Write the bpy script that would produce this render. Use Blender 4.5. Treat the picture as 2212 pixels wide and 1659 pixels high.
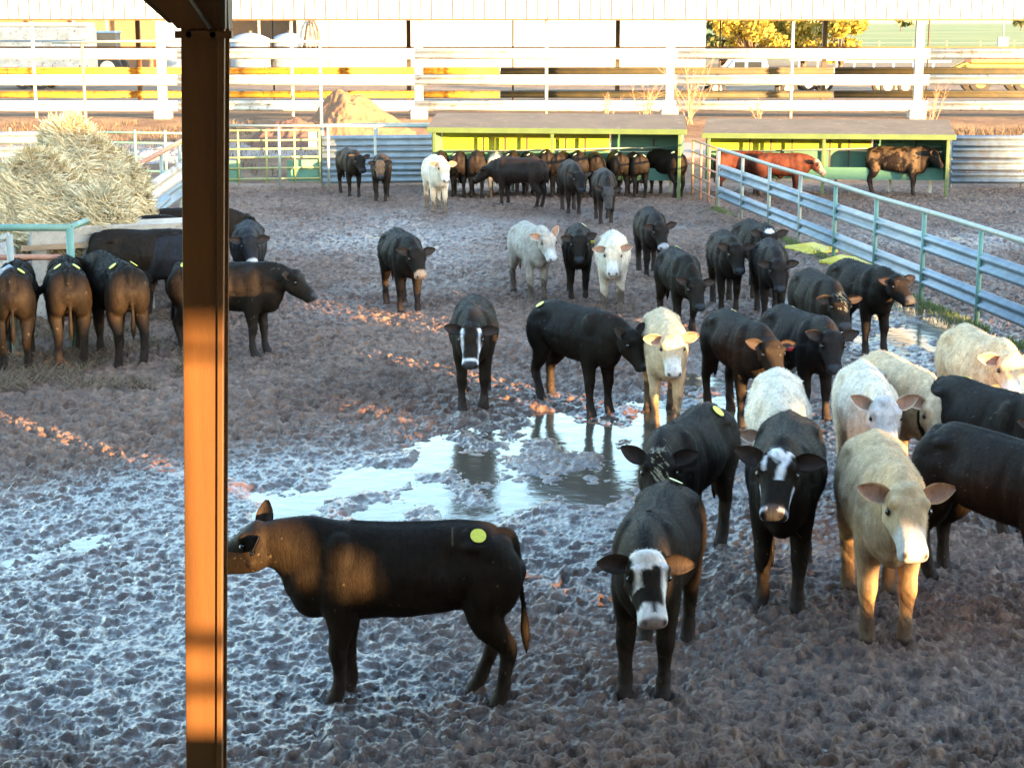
import bpy, bmesh, math, random
import numpy as np
from mathutils import Vector, Matrix, noise as mnoise

for o in list(bpy.data.objects):
    bpy.data.objects.remove(o)
SC = bpy.context.scene
COL = SC.collection
R = math.radians

# ------------------------------------------------------------------ camera
CAMH = 4.1
FPX = 3815.0            # focal length for a 2212 px wide picture
THETA = math.atan(767.0 / FPX)
cam = bpy.data.cameras.new('camera')
cam.sensor_width = 36.0
cam.lens = 36.0 * FPX / 2212.0
cam.clip_start = 0.1
cam.clip_end = 6000
camo = bpy.data.objects.new('camera', cam)
COL.objects.link(camo)
camo.location = (0, 0, CAMH)
camo.rotation_euler = (R(90) - THETA, 0, 0)
SC.camera = camo

# ------------------------------------------------------------------ sky, sun, exposure
SUN_EL = 5.0
SUN_AZ = 45.0           # degrees to the right of straight behind the viewpoint
TAN_EL = math.tan(R(SUN_EL))
SUNV = Vector((math.sin(R(SUN_AZ)), -math.cos(R(SUN_AZ)), TAN_EL))
W = bpy.data.worlds.new('World')
SC.world = W
W.use_nodes = True
wn = W.node_tree.nodes
wn.clear()
wo = wn.new('ShaderNodeOutputWorld')
wb = wn.new('ShaderNodeBackground')
ws = wn.new('ShaderNodeTexSky')
ws.sky_type = 'NISHITA'
ws.sun_disc = False
ws.sun_elevation = R(SUN_EL)
ws.sun_rotation = R(180 - SUN_AZ)
ws.dust_density = 0.6
ws.air_density = 1.0
ws.ozone_density = 1.7
wb.inputs['Strength'].default_value = 0.15
W.node_tree.links.new(ws.outputs[0], wb.inputs[0])
W.node_tree.links.new(wb.outputs[0], wo.inputs[0])
sl = bpy.data.lights.new('sun', 'SUN')
sl.energy = 3.0
sl.angle = R(0.5)
sl.color = (1.0, 0.60, 0.25)
so = bpy.data.objects.new('sun', sl)
COL.objects.link(so)
so.rotation_euler = SUNV.to_track_quat('Z', 'Y').to_euler()
SC.view_settings.view_transform = 'Standard'
SC.view_settings.look = 'None'
SC.view_settings.gamma = 1.0
SC.view_settings.use_curve_mapping = False
SC.view_settings.exposure = 3.9

# ------------------------------------------------------------------ helpers
def dep(py):
    return THETA + math.atan((py - 829.5) / FPX)
def xat(px, py, Y, z):
    Z = Y * math.cos(THETA) + (CAMH - z) * math.sin(THETA)
    return (px - 1106.0) / FPX * Z
def G(px, py, z=0.0):
    """point of the ground (height z) seen at a place of the photograph"""
    Y = (CAMH - z) / math.tan(dep(py))
    return Vector((xat(px, py, Y, z), Y, z))
def PY(px, py, Y):
    """point at distance Y seen at a place of the photograph"""
    z = CAMH - Y * math.tan(dep(py))
    return Vector((xat(px, py, Y, z), Y, z))
def gz(Y):
    """height of the terrain at distance Y"""
    pts = [(-50, 0), (47, 0), (59, 1.2), (71, 0.95), (82, 0.8), (180, 0.9), (320, 1.2), (700, 3.2), (1500, 6.6), (3000, 12)]
    for a, b in zip(pts, pts[1:]):
        if Y <= b[0]:
            t = (Y - a[0]) / (b[0] - a[0])
            return a[1] + t * (b[1] - a[1])
    return pts[-1][1]

def tag(o, label=None, cat=None, group=None, kind=None):
    if label: o['label'] = label
    if cat: o['category'] = cat
    if group: o['group'] = group
    if kind: o['kind'] = kind
    return o
def empty(name, loc=(0, 0, 0), rz=0.0, label=None, cat=None, group=None):
    o = bpy.data.objects.new(name, None)
    COL.objects.link(o)
    o.location = loc
    o.rotation_euler = (0, 0, rz)
    o.empty_display_size = 0.2
    return tag(o, label, cat, group)
def link_mesh(name, me, mats, parent=None):
    o = bpy.data.objects.new(name, me)
    COL.objects.link(o)
    if not isinstance(mats, (list, tuple)): mats = [mats]
    for m in mats: me.materials.append(m)
    if parent is not None: o.parent = parent
    return o
def copy_tree(o, parent=None):
    c = o.copy(); COL.objects.link(c); c.parent = parent
    for ch in list(o.children): copy_tree(ch, c)
    return c

class MB:
    """collects boxes and tubes into one mesh"""
    def __init__(s): s.v = []; s.f = []; s.mi = []
    def add(s, vs, fs, mi=0):
        k = len(s.v)
        s.v += [tuple(v) for v in vs]
        s.f += [tuple(i + k for i in f) for f in fs]
        s.mi += [mi] * len(fs)
        return s
    def box(s, c, d, rz=0.0, m=None, mi=0):
        M = m if m is not None else Matrix.Translation(Vector(c)) @ Matrix.Rotation(rz, 4, 'Z')
        vs = [M @ Vector((x * d[0] / 2, y * d[1] / 2, z * d[2] / 2)) for x in (-1, 1) for y in (-1, 1) for z in (-1, 1)]
        return s.add(vs, [(0, 1, 3, 2), (4, 6, 7, 5), (0, 4, 5, 1), (2, 3, 7, 6), (0, 2, 6, 4), (1, 5, 7, 3)], mi)
    def beam(s, a, b, w, h, up=Vector((0, 0, 1)), mi=0):
        a = Vector(a); b = Vector(b); t = (b - a); L = t.length; t.normalize()
        sd = up.cross(t)
        if sd.length < 1e-4: sd = Vector((1, 0, 0))
        sd.normalize(); u = t.cross(sd)
        M = Matrix((t.to_4d(), sd.to_4d(), u.to_4d(), (0, 0, 0, 1))).transposed()
        for i in range(3): M[3][i] = 0
        M.translation = (a + b) / 2
        return s.box(None, (L, w, h), m=M, mi=mi)
    def tube(s, pts, rad, n=10, mi=0, caps=True):
        pts = [Vector(p) for p in pts]
        if not isinstance(rad, (list, tuple)): rad = [rad] * len(pts)
        vs = []; fs = []; side = None
        for i, p in enumerate(pts):
            t = (pts[min(i + 1, len(pts) - 1)] - pts[max(i - 1, 0)]).normalized()
            if side is None:
                side = t.cross(Vector((0, 0, 1)))
                if side.length < 0.05: side = t.cross(Vector((0, 1, 0)))
            side = (side - t * side.dot(t)).normalized()
            u = t.cross(side)
            for k in range(n):
                a = 2 * math.pi * k / n
                vs.append(p + (side * math.cos(a) + u * math.sin(a)) * rad[i])
        for i in range(len(pts) - 1):
            for k in range(n):
                fs.append((i * n + k, i * n + (k + 1) % n, (i + 1) * n + (k + 1) % n, (i + 1) * n + k))
        if caps:
            fs.append(tuple(range(n - 1, -1, -1)))
            fs.append(tuple((len(pts) - 1) * n + k for k in range(n)))
        return s.add(vs, fs, mi)
    def prism(s, prof, a, b, up=Vector((0, 0, 1)), mi=0):
        """closed profile (out, up) swept from a to b"""
        a = Vector(a); b = Vector(b); t = (b - a).normalized()
        sd = t.cross(up).normalized(); u = sd.cross(t)
        n = len(prof)
        vs = [e + sd * x + u * z for e in (a, b) for x, z in prof]
        fs = [(k, (k + 1) % n, n + (k + 1) % n, n + k) for k in range(n)]
        fs += [tuple(range(n - 1, -1, -1)), tuple(range(n, 2 * n))]
        return s.add(vs, fs, mi)
    def poly(s, pts, thick, mi=0):
        """flat polygon pushed along -normal to a real thickness"""
        pts = [Vector(p) for p in pts]; n = len(pts)
        nr = (pts[1] - pts[0]).cross(pts[2] - pts[1]).normalized()
        vs = pts + [p - nr * thick for p in pts]
        fs = [tuple(range(n)), tuple(range(2 * n - 1, n - 1, -1))]
        fs += [(k, n + k, n + (k + 1) % n, (k + 1) % n) for k in range(n)]
        return s.add(vs, fs, mi)
    def build(s, name, mats, parent=None, smooth=False, loc=None):
        me = bpy.data.meshes.new(name)
        me.from_pydata(s.v, [], s.f)
        me.polygons.foreach_set('material_index', s.mi)
        if smooth:
            me.polygons.foreach_set('use_smooth', [len(f) <= 4 for f in s.f])
        me.update()
        bm = bmesh.new(); bm.from_mesh(me); bmesh.ops.recalc_face_normals(bm, faces=bm.faces); bm.to_mesh(me); bm.free()
        o = link_mesh(name, me, mats, parent)
        if loc is not None: o.location = loc
        return o
def bevel(o, w=0.01, seg=2):
    m = o.modifiers.new('bevel', 'BEVEL'); m.width = w; m.segments = seg; m.limit_method = 'ANGLE'
    return o

# ------------------------------------------------------------------ numpy noise
def _h(ix, iy, seed):
    n = (ix.astype(np.int64) * 374761393 + iy.astype(np.int64) * 668265263 + seed * 974711) & 0x7fffffff
    n = ((n ^ (n >> 13)) * 1274126177) & 0x7fffffff
    n = (n ^ (n >> 16)) & 0x7fffffff
    return (n % 100003) / 100003.0
def vnoise(x, y, seed=0):
    ix = np.floor(x); iy = np.floor(y); fx = x - ix; fy = y - iy
    fx = fx * fx * (3 - 2 * fx); fy = fy * fy * (3 - 2 * fy)
    a = _h(ix, iy, seed); b = _h(ix + 1, iy, seed); c = _h(ix, iy + 1, seed); d = _h(ix + 1, iy + 1, seed)
    return (a * (1 - fx) + b * fx) * (1 - fy) + (c * (1 - fx) + d * fx) * fy
def fbm(x, y, seed=0, o=4):
    s = 0; a = 0.5; t = 0
    for i in range(o):
        s = s + a * vnoise(x, y, seed + i * 17); t += a
        x = x * 2.03 + 7.1; y = y * 2.03 + 3.3; a *= 0.5
    return s / t
def worley(x, y, seed=0):
    ix = np.floor(x); iy = np.floor(y)
    f1 = np.full(x.shape, 9.0); f2 = np.full(x.shape, 9.0); idv = np.zeros(x.shape)
    for dx in (-1, 0, 1):
        for dy in (-1, 0, 1):
            cx = ix + dx; cy = iy + dy
            px = cx + _h(cx, cy, seed); py = cy + _h(cx, cy, seed + 5)
            d = np.hypot(px - x, py - y)
            idv = np.where(d < f1, _h(cx, cy, seed + 9), idv)
            f2 = np.where(d < f1, f1, np.minimum(f2, d)); f1 = np.minimum(f1, d)
    return f1, f2, idv

# ------------------------------------------------------------------ materials
def newmat(name):
    m = bpy.data.materials.new(name); m.use_nodes = True
    nt = m.node_tree; nt.nodes.clear()
    o = nt.nodes.new('ShaderNodeOutputMaterial'); p = nt.nodes.new('ShaderNodeBsdfPrincipled')
    nt.links.new(p.outputs[0], o.inputs[0])
    return m, nt, p
def N(nt, t, **k):
    n = nt.nodes.new(t)
    for a, v in k.items():
        if a in n.inputs.keys(): n.inputs[a].default_value = v
        else: setattr(n, a, v)
    return n
def mat(name, c1, c2=None, rough=0.6, metal=0.0, scale=3.0, bump=0.0, bscale=40.0, stretch=(1, 1, 1), c3=None, t3=0.62, spec=0.5, coat=0.0, detail=6, emit=None):
    """painted / rusty / dirty surface: two colours mixed by noise, a third in patches"""
    m, nt, p = newmat(name)
    tc = N(nt, 'ShaderNodeTexCoord'); mp = N(nt, 'ShaderNodeMapping'); mp.inputs['Scale'].default_value = stretch
    nt.links.new(tc.outputs['Object'], mp.inputs['Vector'])
    c2 = c2 or tuple(v * 0.75 for v in c1)
    no = N(nt, 'ShaderNodeTexNoise', Scale=scale, Detail=float(detail), Roughness=0.6)
    nt.links.new(mp.outputs[0], no.inputs['Vector'])
    r = N(nt, 'ShaderNodeValToRGB'); r.color_ramp.elements[0].position = 0.35; r.color_ramp.elements[1].position = 0.65
    r.color_ramp.elements[0].color = (*c1, 1); r.color_ramp.elements[1].color = (*c2, 1)
    nt.links.new(no.outputs[0], r.inputs[0]); out = r.outputs[0]
    if c3:
        n3 = N(nt, 'ShaderNodeTexNoise', Scale=scale * 2.7, Detail=8.0, Roughness=0.7)
        nt.links.new(mp.outputs[0], n3.inputs['Vector'])
        r3 = N(nt, 'ShaderNodeValToRGB'); r3.color_ramp.elements[0].position = t3 - 0.04; r3.color_ramp.elements[1].position = t3 + 0.04
        nt.links.new(n3.outputs[0], r3.inputs[0])
        mx = N(nt, 'ShaderNodeMix', data_type='RGBA'); nt.links.new(r3.outputs[0], mx.inputs[0]); nt.links.new(out, mx.inputs[6])
        mx.inputs[7].default_value = (*c3, 1); out = mx.outputs[2]
    nt.links.new(out, p.inputs['Base Color'])
    p.inputs['Roughness'].default_value = rough; p.inputs['Metallic'].default_value = metal
    p.inputs['Specular IOR Level'].default_value = spec; p.inputs['Coat Weight'].default_value = coat
    if bump:
        nb = N(nt, 'ShaderNodeTexNoise', Scale=bscale, Detail=4.0); nt.links.new(mp.outputs[0], nb.inputs['Vector'])
        b = N(nt, 'ShaderNodeBump', Strength=bump, Distance=0.02); nt.links.new(nb.outputs[0], b.inputs['Height'])
        nt.links.new(b.outputs[0], p.inputs['Normal'])
    return m
M = {}
M['rust'] = mat('rusty_primer_steel', (.145, .062, .016), (.085, .038, .012), .55, 0.0, 1.4, .08, 60, (3, 3, .35), (.06, .026, .012), .66)
M['galv'] = mat('galvanised_steel', (.25, .30, .34), (.17, .205, .235), .5, .25, 3.0, .15, 30, (1, 1, 1), (.22, .17, .12), .66)
M['galvdark'] = mat('weathered_galvanised', (.17, .22, .27), (.10, .13, .17), .5, .3, 3.0, .15, 30, (1, 1, 1), (.16, .11, .07), .60)
M['pipe'] = mat('grey_green_pipe', (.22, .27, .24), (.30, .31, .28), .5, .1, 5.0, .15, 60, (1, 1, 1), (.24, .13, .07), .62)
M['greenpipe'] = mat('faded_green_pipe', (.10, .22, .18), (.15, .27, .22), .5, 0, 6.0, .15, 60, (1, 1, 1), (.17, .11, .07), .66)
M['redpipe'] = mat('rusty_red_pipe', (.42, .22, .15), (.33, .15, .09), .6, 0, 6.0, .1, 60)
M['white'] = mat('white_painted_steel', (.50, .48, .44), (.38, .34, .28), .5, 0, 2.0, .05, 30, (1, 1, 1), (.20, .12, .06), .60)
M['whitesheet'] = mat('white_sheet_metal', (.36, .38, .42), (.30, .32, .36), .45, 0, .8, 0)
M['sunlit_rail'] = mat('ochre_rail_in_sun', (.50, .27, .035), (.36, .18, .03), .5, 0, 2.0, .1, 30, (1, 1, 1), (.16, .08, .03), .57)  # far rail with the sun's yellow put into its colour
M['shaded_rail'] = mat('dark_rail_in_shade', (.085, .07, .04), (.05, .05, .04), .7, 0, 2.0, .1, 30)  # same far rail, shade put into its colour
M['darksteel'] = mat('dark_steel', (.06, .045, .035), (.035, .03, .028), .6, .1, 3.0)
M['concrete'] = mat('concrete', (.42, .40, .36), (.30, .28, .25), .85, 0, 4.0, .4, 40, (1, 1, 1), (.20, .15, .11), .62)
M['shelter'] = mat('green_painted_metal', (.075, .19, .13), (.055, .15, .105), .5, 0, 2.5, .1, 30, (1, 1, 1), (.17, .17, .10), .70)
M['shelterback'] = mat('yellow_green_panel', (.17, .32, .13), (.22, .34, .13), .5, 0, 4.0, .1, 30, (1, 1, 1), (.36, .33, .13), .60)
M['sunlit_panel'] = mat('sunlit_yellow_sheet', (.30, .40, .018), (.38, .36, .02), .5, 0, 4.0, .1, 30, (1, 1, 1), (.24, .30, .05), .62)  # shelter back panel coloured as the sun lights it
M['groove_shade'] = mat('shaded_groove', (.085, .085, .085), (.06, .06, .06), .9)  # dark colour paints the shade inside the skirt grooves
M['fascia'] = mat('green_fascia', (.075, .115, .03), (.06, .095, .028), .5, 0, 3.0)
M['sunlit_pipe'] = mat('yellow_lit_pipe', (.34, .32, .12), (.26, .28, .12), .5, 0, 6.0, .1, 60)  # green gate pipe with yellow sunlight mixed into its colour
M['shelterroof'] = mat('weathered_roof_sheet', (.092, .080, .062), (.070, .062, .048), .7, .0, 1.5, .2, 20, (1, 3, 1), (.125, .11, .085), .60)
M['yellow'] = mat('yellow_sticker', (.74, .68, .05), (.60, .56, .06), .5, 0, 60.0, 0, 30, (1, 1, 1), (.30, .40, .05), .63)
M['paletag'] = mat('pale_sticker', (.82, .84, .45), (.75, .78, .40), .5, 0, 60.0)
M['redtag'] = mat('red_ear_tag', (.60, .04, .06), (.5, .03, .05), .4)
M['sunlit_board'] = mat('sunlit_yellow_board', (.62, .50, .04), (.50, .38, .05), .6, 0, 6.0, .1, 30, (1, 1, 1), (.25, .17, .08), .62)  # board colour includes the yellow of the sunlight
M['dirt'] = mat('loose_dirt', (.22, .115, .06), (.15, .08, .045), .95, 0, 2.5, 1.0, 12, (1, 1, 1), (.18, .095, .055), .58)
M['darkdirt'] = mat('dark_manure', (.10, .055, .04), (.15, .075, .05), .95, 0, 2.5, 1.0, 12)
M['glass'] = mat('dark_glass', (.02, .025, .03), (.03, .035, .04), .08, 0, 1.0, spec=.8)
M['tyre'] = mat('tyre_rubber', (.02, .02, .02), (.035, .032, .03), .85)
M['blue'] = mat('pale_blue_paint', (.22, .40, .66), (.28, .44, .68), .35, 0, 1.5, coat=.3)
M['darkblue'] = mat('dark_blue_paint', (.03, .08, .20), (.045, .10, .24), .4, 0, 1.5)
M['cream'] = mat('cream_paint', (.66, .60, .48), (.60, .50, .38), .5, 0, 1.0)
M['orange'] = mat('orange_paint', (.60, .16, .05), (.50, .12, .04), .5, 0, 1.0)
M['machyellow'] = mat('machine_yellow', (.72, .45, .04), (.62, .35, .04), .45, 0, 1.0)
M['wood'] = mat('weathered_timber', (.30, .21, .13), (.22, .15, .09), .85, 0, 3.0, .4, 30, (1, 1, 8))
M['barnwall'] = mat('brown_wall_sheet', (.20, .13, .085), (.15, .10, .07), .7, 0, 1.0)
M['bark'] = mat('bark', (.12, .09, .06), (.08, .06, .045), .95, 0, 5, .5, 20)
M['twig'] = mat('dry_twig', (.40, .22, .14), (.30, .17, .10), .9, 0, 5)
M['blacksheet'] = mat('black_rubber_sheet', (.02, .02, .022), (.035, .033, .033), .55, 0, 3)

def leafmat(name, c1, c2, rough=.7, trans=0.0):
    m, nt, p = newmat(name)
    gi = N(nt, 'ShaderNodeNewGeometry')
    r = N(nt, 'ShaderNodeValToRGB'); r.color_ramp.elements[0].color = (*c1, 1); r.color_ramp.elements[1].color = (*c2, 1)
    nt.links.new(gi.outputs['Random Per Island'], r.inputs[0]); nt.links.new(r.outputs[0], p.inputs['Base Color'])
    p.inputs['Roughness'].default_value = rough
    if trans:
        tr = N(nt, 'ShaderNodeBsdfTranslucent'); mx = N(nt, 'ShaderNodeMixShader'); mx.inputs[0].default_value = trans
        nt.links.new(r.outputs[0], tr.inputs[0]); nt.links.new(p.outputs[0], mx.inputs[1]); nt.links.new(tr.outputs[0], mx.inputs[2])
        nt.links.new(mx.outputs[0], nt.nodes['Material Output'].inputs[0])
    return m
M['leaf'] = leafmat('yellowing_leaves', (.20, .18, .03), (.46, .34, .05), .7, .3)
M['leafgreen'] = leafmat('green_leaves', (.05, .075, .02), (.12, .13, .04), .7, .2)
M['hay'] = leafmat('hay_stalks', (.32, .24, .12), (.86, .72, .46), .8, .12)
M['haycore'] = mat('hay_core', (.38, .31, .18), (.50, .42, .26), .95, 0, 8, 1.0, 40, c3=(.13, .10, .05))
M['litter'] = leafmat('trampled_hay', (.07, .045, .027), (.19, .125, .07), .9)
M['grass'] = leafmat('grass_blades', (.05, .085, .02), (.13, .16, .045), .8, .2)
M['water'] = None

# hair coat: colours from the animal's own pattern, fine hair in the bump
def coatmat(name, sheen, rough):
    m, nt, p = newmat(name)
    at = N(nt, 'ShaderNodeAttribute'); at.attribute_name = 'coat'
    tc = N(nt, 'ShaderNodeTexCoord')
    n1 = N(nt, 'ShaderNodeTexNoise', Scale=7.0, Detail=6.0, Roughness=.65); nt.links.new(tc.outputs['Object'], n1.inputs['Vector'])
    mr = N(nt, 'ShaderNodeMapRange'); mr.inputs['From Min'].default_value = .3; mr.inputs['From Max'].default_value = .7
    mr.inputs['To Min'].default_value = .72; mr.inputs['To Max'].default_value = 1.22
    nt.links.new(n1.outputs[0], mr.inputs[0])
    mp = N(nt, 'ShaderNodeMapping'); mp.inputs['Scale'].default_value = (1, 1, .28)
    nt.links.new(tc.outputs['Object'], mp.inputs['Vector'])
    n2 = N(nt, 'ShaderNodeTexNoise', Scale=150.0, Detail=3.0, Roughness=.6); nt.links.new(mp.outputs[0], n2.inputs['Vector'])
    n3 = N(nt, 'ShaderNodeTexNoise', Scale=28.0, Detail=4.0, Roughness=.6, Distortion=.6); nt.links.new(mp.outputs[0], n3.inputs['Vector'])
    mr2 = N(nt, 'ShaderNodeMapRange'); mr2.inputs['From Min'].default_value = .3; mr2.inputs['From Max'].default_value = .7
    mr2.inputs['To Min'].default_value = .8; mr2.inputs['To Max'].default_value = 1.18
    nt.links.new(n3.outputs[0], mr2.inputs[0])
    ml = N(nt, 'ShaderNodeMath', operation='MULTIPLY'); nt.links.new(mr.outputs[0], ml.inputs[0]); nt.links.new(mr2.outputs[0], ml.inputs[1])
    vm = N(nt, 'ShaderNodeVectorMath', operation='SCALE'); nt.links.new(at.outputs['Color'], vm.inputs[0]); nt.links.new(ml.outputs[0], vm.inputs['Scale'])
    nt.links.new(vm.outputs[0], p.inputs['Base Color'])
    b = N(nt, 'ShaderNodeBump', Strength=.6, Distance=.006); nt.links.new(n2.outputs[0], b.inputs['Height'])
    b2 = N(nt, 'ShaderNodeBump', Strength=.5, Distance=.012); nt.links.new(n3.outputs[0], b2.inputs['Height']); nt.links.new(b.outputs[0], b2.inputs['Normal'])
    nt.links.new(b2.outputs[0], p.inputs['Normal'])
    p.inputs['Roughness'].default_value = rough; p.inputs['Specular IOR Level'].default_value = .10 if sheen < .1 else .2
    p.inputs['Sheen Weight'].default_value = sheen; p.inputs['Sheen Roughness'].default_value = .45
    p.inputs['Sheen Tint'].default_value = (.8, .8, .9, 1)
    return m
M['coatblack'] = coatmat('dark_hair_coat', .0, .62)
M['coatpale'] = coatmat('pale_hair_coat', .04, .75)
M['eye'] = mat('wet_dark_eye', (.006, .005, .005), (.01, .008, .006), .05, 0, 1, spec=.8)

# ------------------------------------------------------------------ cattle
BLACK = (.0150, .0102, .0066); CREAM = (.62, .45, .28); WHITE = (.68, .58, .46); BUFF = (.54, .37, .21)
GREYCREAM = (.44, .38, .32); RED = (.078, .021, .011); BROWN = (.075, .04, .024); GREYBLACK = (.022, .0215, .024); GREY = (.40, .38, .36)
CHARCOAL = (.0175, .012, .0095)

def crom(P, k):
    """Catmull-Rom refinement of a list of rows of numbers"""
    P = np.array(P, float); out = []
    for i in range(len(P) - 1):
        p0 = P[max(i - 1, 0)]; p1 = P[i]; p2 = P[i + 1]; p3 = P[min(i + 2, len(P) - 1)]
        for j in range(k):
            t = j / k
            out.append(.5 * (2 * p1 + (p2 - p0) * t + (2 * p0 - 5 * p1 + 4 * p2 - p3) * t * t + (3 * p1 - p0 - 3 * p2 + p3) * t ** 3))
    out.append(P[-1])
    return np.array(out)

def loft(mb, rows, side, n=18, k=3, ex=2.2, top=0.0, sidefn=None):
    """rows: x y z half_height half_width -> closed tube"""
    rows = crom(rows, k); vs = []; fs = []; m = len(rows)
    for i, r in enumerate(rows):
        p = Vector(r[:3]); q = Vector(rows[min(i + 1, m - 1)][:3]) - Vector(rows[max(i - 1, 0)][:3])
        t = q.normalized(); s0 = Vector(side if sidefn is None else sidefn(i / (m - 1)))
        s = (s0 - t * s0.dot(t)).normalized(); u = t.cross(s)
        a = max(r[3], .004); b = max(r[4], .004)
        for j in range(n):
            th = 2 * math.pi * j / n; c = math.cos(th); sn = math.sin(th)
            cc = math.copysign(abs(c) ** (2 / ex), c); ss = math.copysign(abs(sn) ** (2 / ex), sn)
            w = b * (1 - top * max(0.0, ss)) if top else b
            vs.append(p + s * cc * w + u * ss * a)
    for i in range(m - 1):
        for j in range(n):
            fs.append((i * n + j, i * n + (j + 1) % n, (i + 1) * n + (j + 1) % n, (i + 1) * n + j))
    c0 = len(vs); vs.append(Vector(rows[0][:3])); vs.append(Vector(rows[-1][:3]))
    for j in range(n):
        fs.append((c0, (j + 1) % n, j)); fs.append((c0 + 1, (m - 1) * n + j, (m - 1) * n + (j + 1) % n))
    mb.add(vs, fs)

def ball(mb, c, r, sc=(1, 1, 1), n=10):
    vs = []; fs = []
    for i in range(1, n):
        ph = math.pi * i / n
        for j in range(n * 2):
            th = math.pi * j / n
            vs.append(Vector((c[0] + r * sc[0] * math.sin(ph) * math.cos(th), c[1] + r * sc[1] * math.sin(ph) * math.sin(th), c[2] + r * sc[2] * math.cos(ph))))
    for i in range(n - 2):
        for j in range(2 * n):
            fs.append((i * 2 * n + j, (i + 1) * 2 * n + j, (i + 1) * 2 * n + (j + 1) % (2 * n), i * 2 * n + (j + 1) % (2 * n)))
    k = len(vs); vs += [Vector((c[0], c[1], c[2] + r * sc[2])), Vector((c[0], c[1], c[2] - r * sc[2]))]
    for j in range(2 * n):
        fs.append((k, j, (j + 1) % (2 * n))); fs.append((k + 1, (n - 2) * 2 * n + (j + 1) % (2 * n), (n - 2) * 2 * n + j))
    mb.add(vs, fs)

def bez(p0, p1, p2, p3, t):
    return p0 * (1 - t) ** 3 + p1 * 3 * t * (1 - t) ** 2 + p2 * 3 * t * t * (1 - t) + p3 * t ** 3

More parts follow.
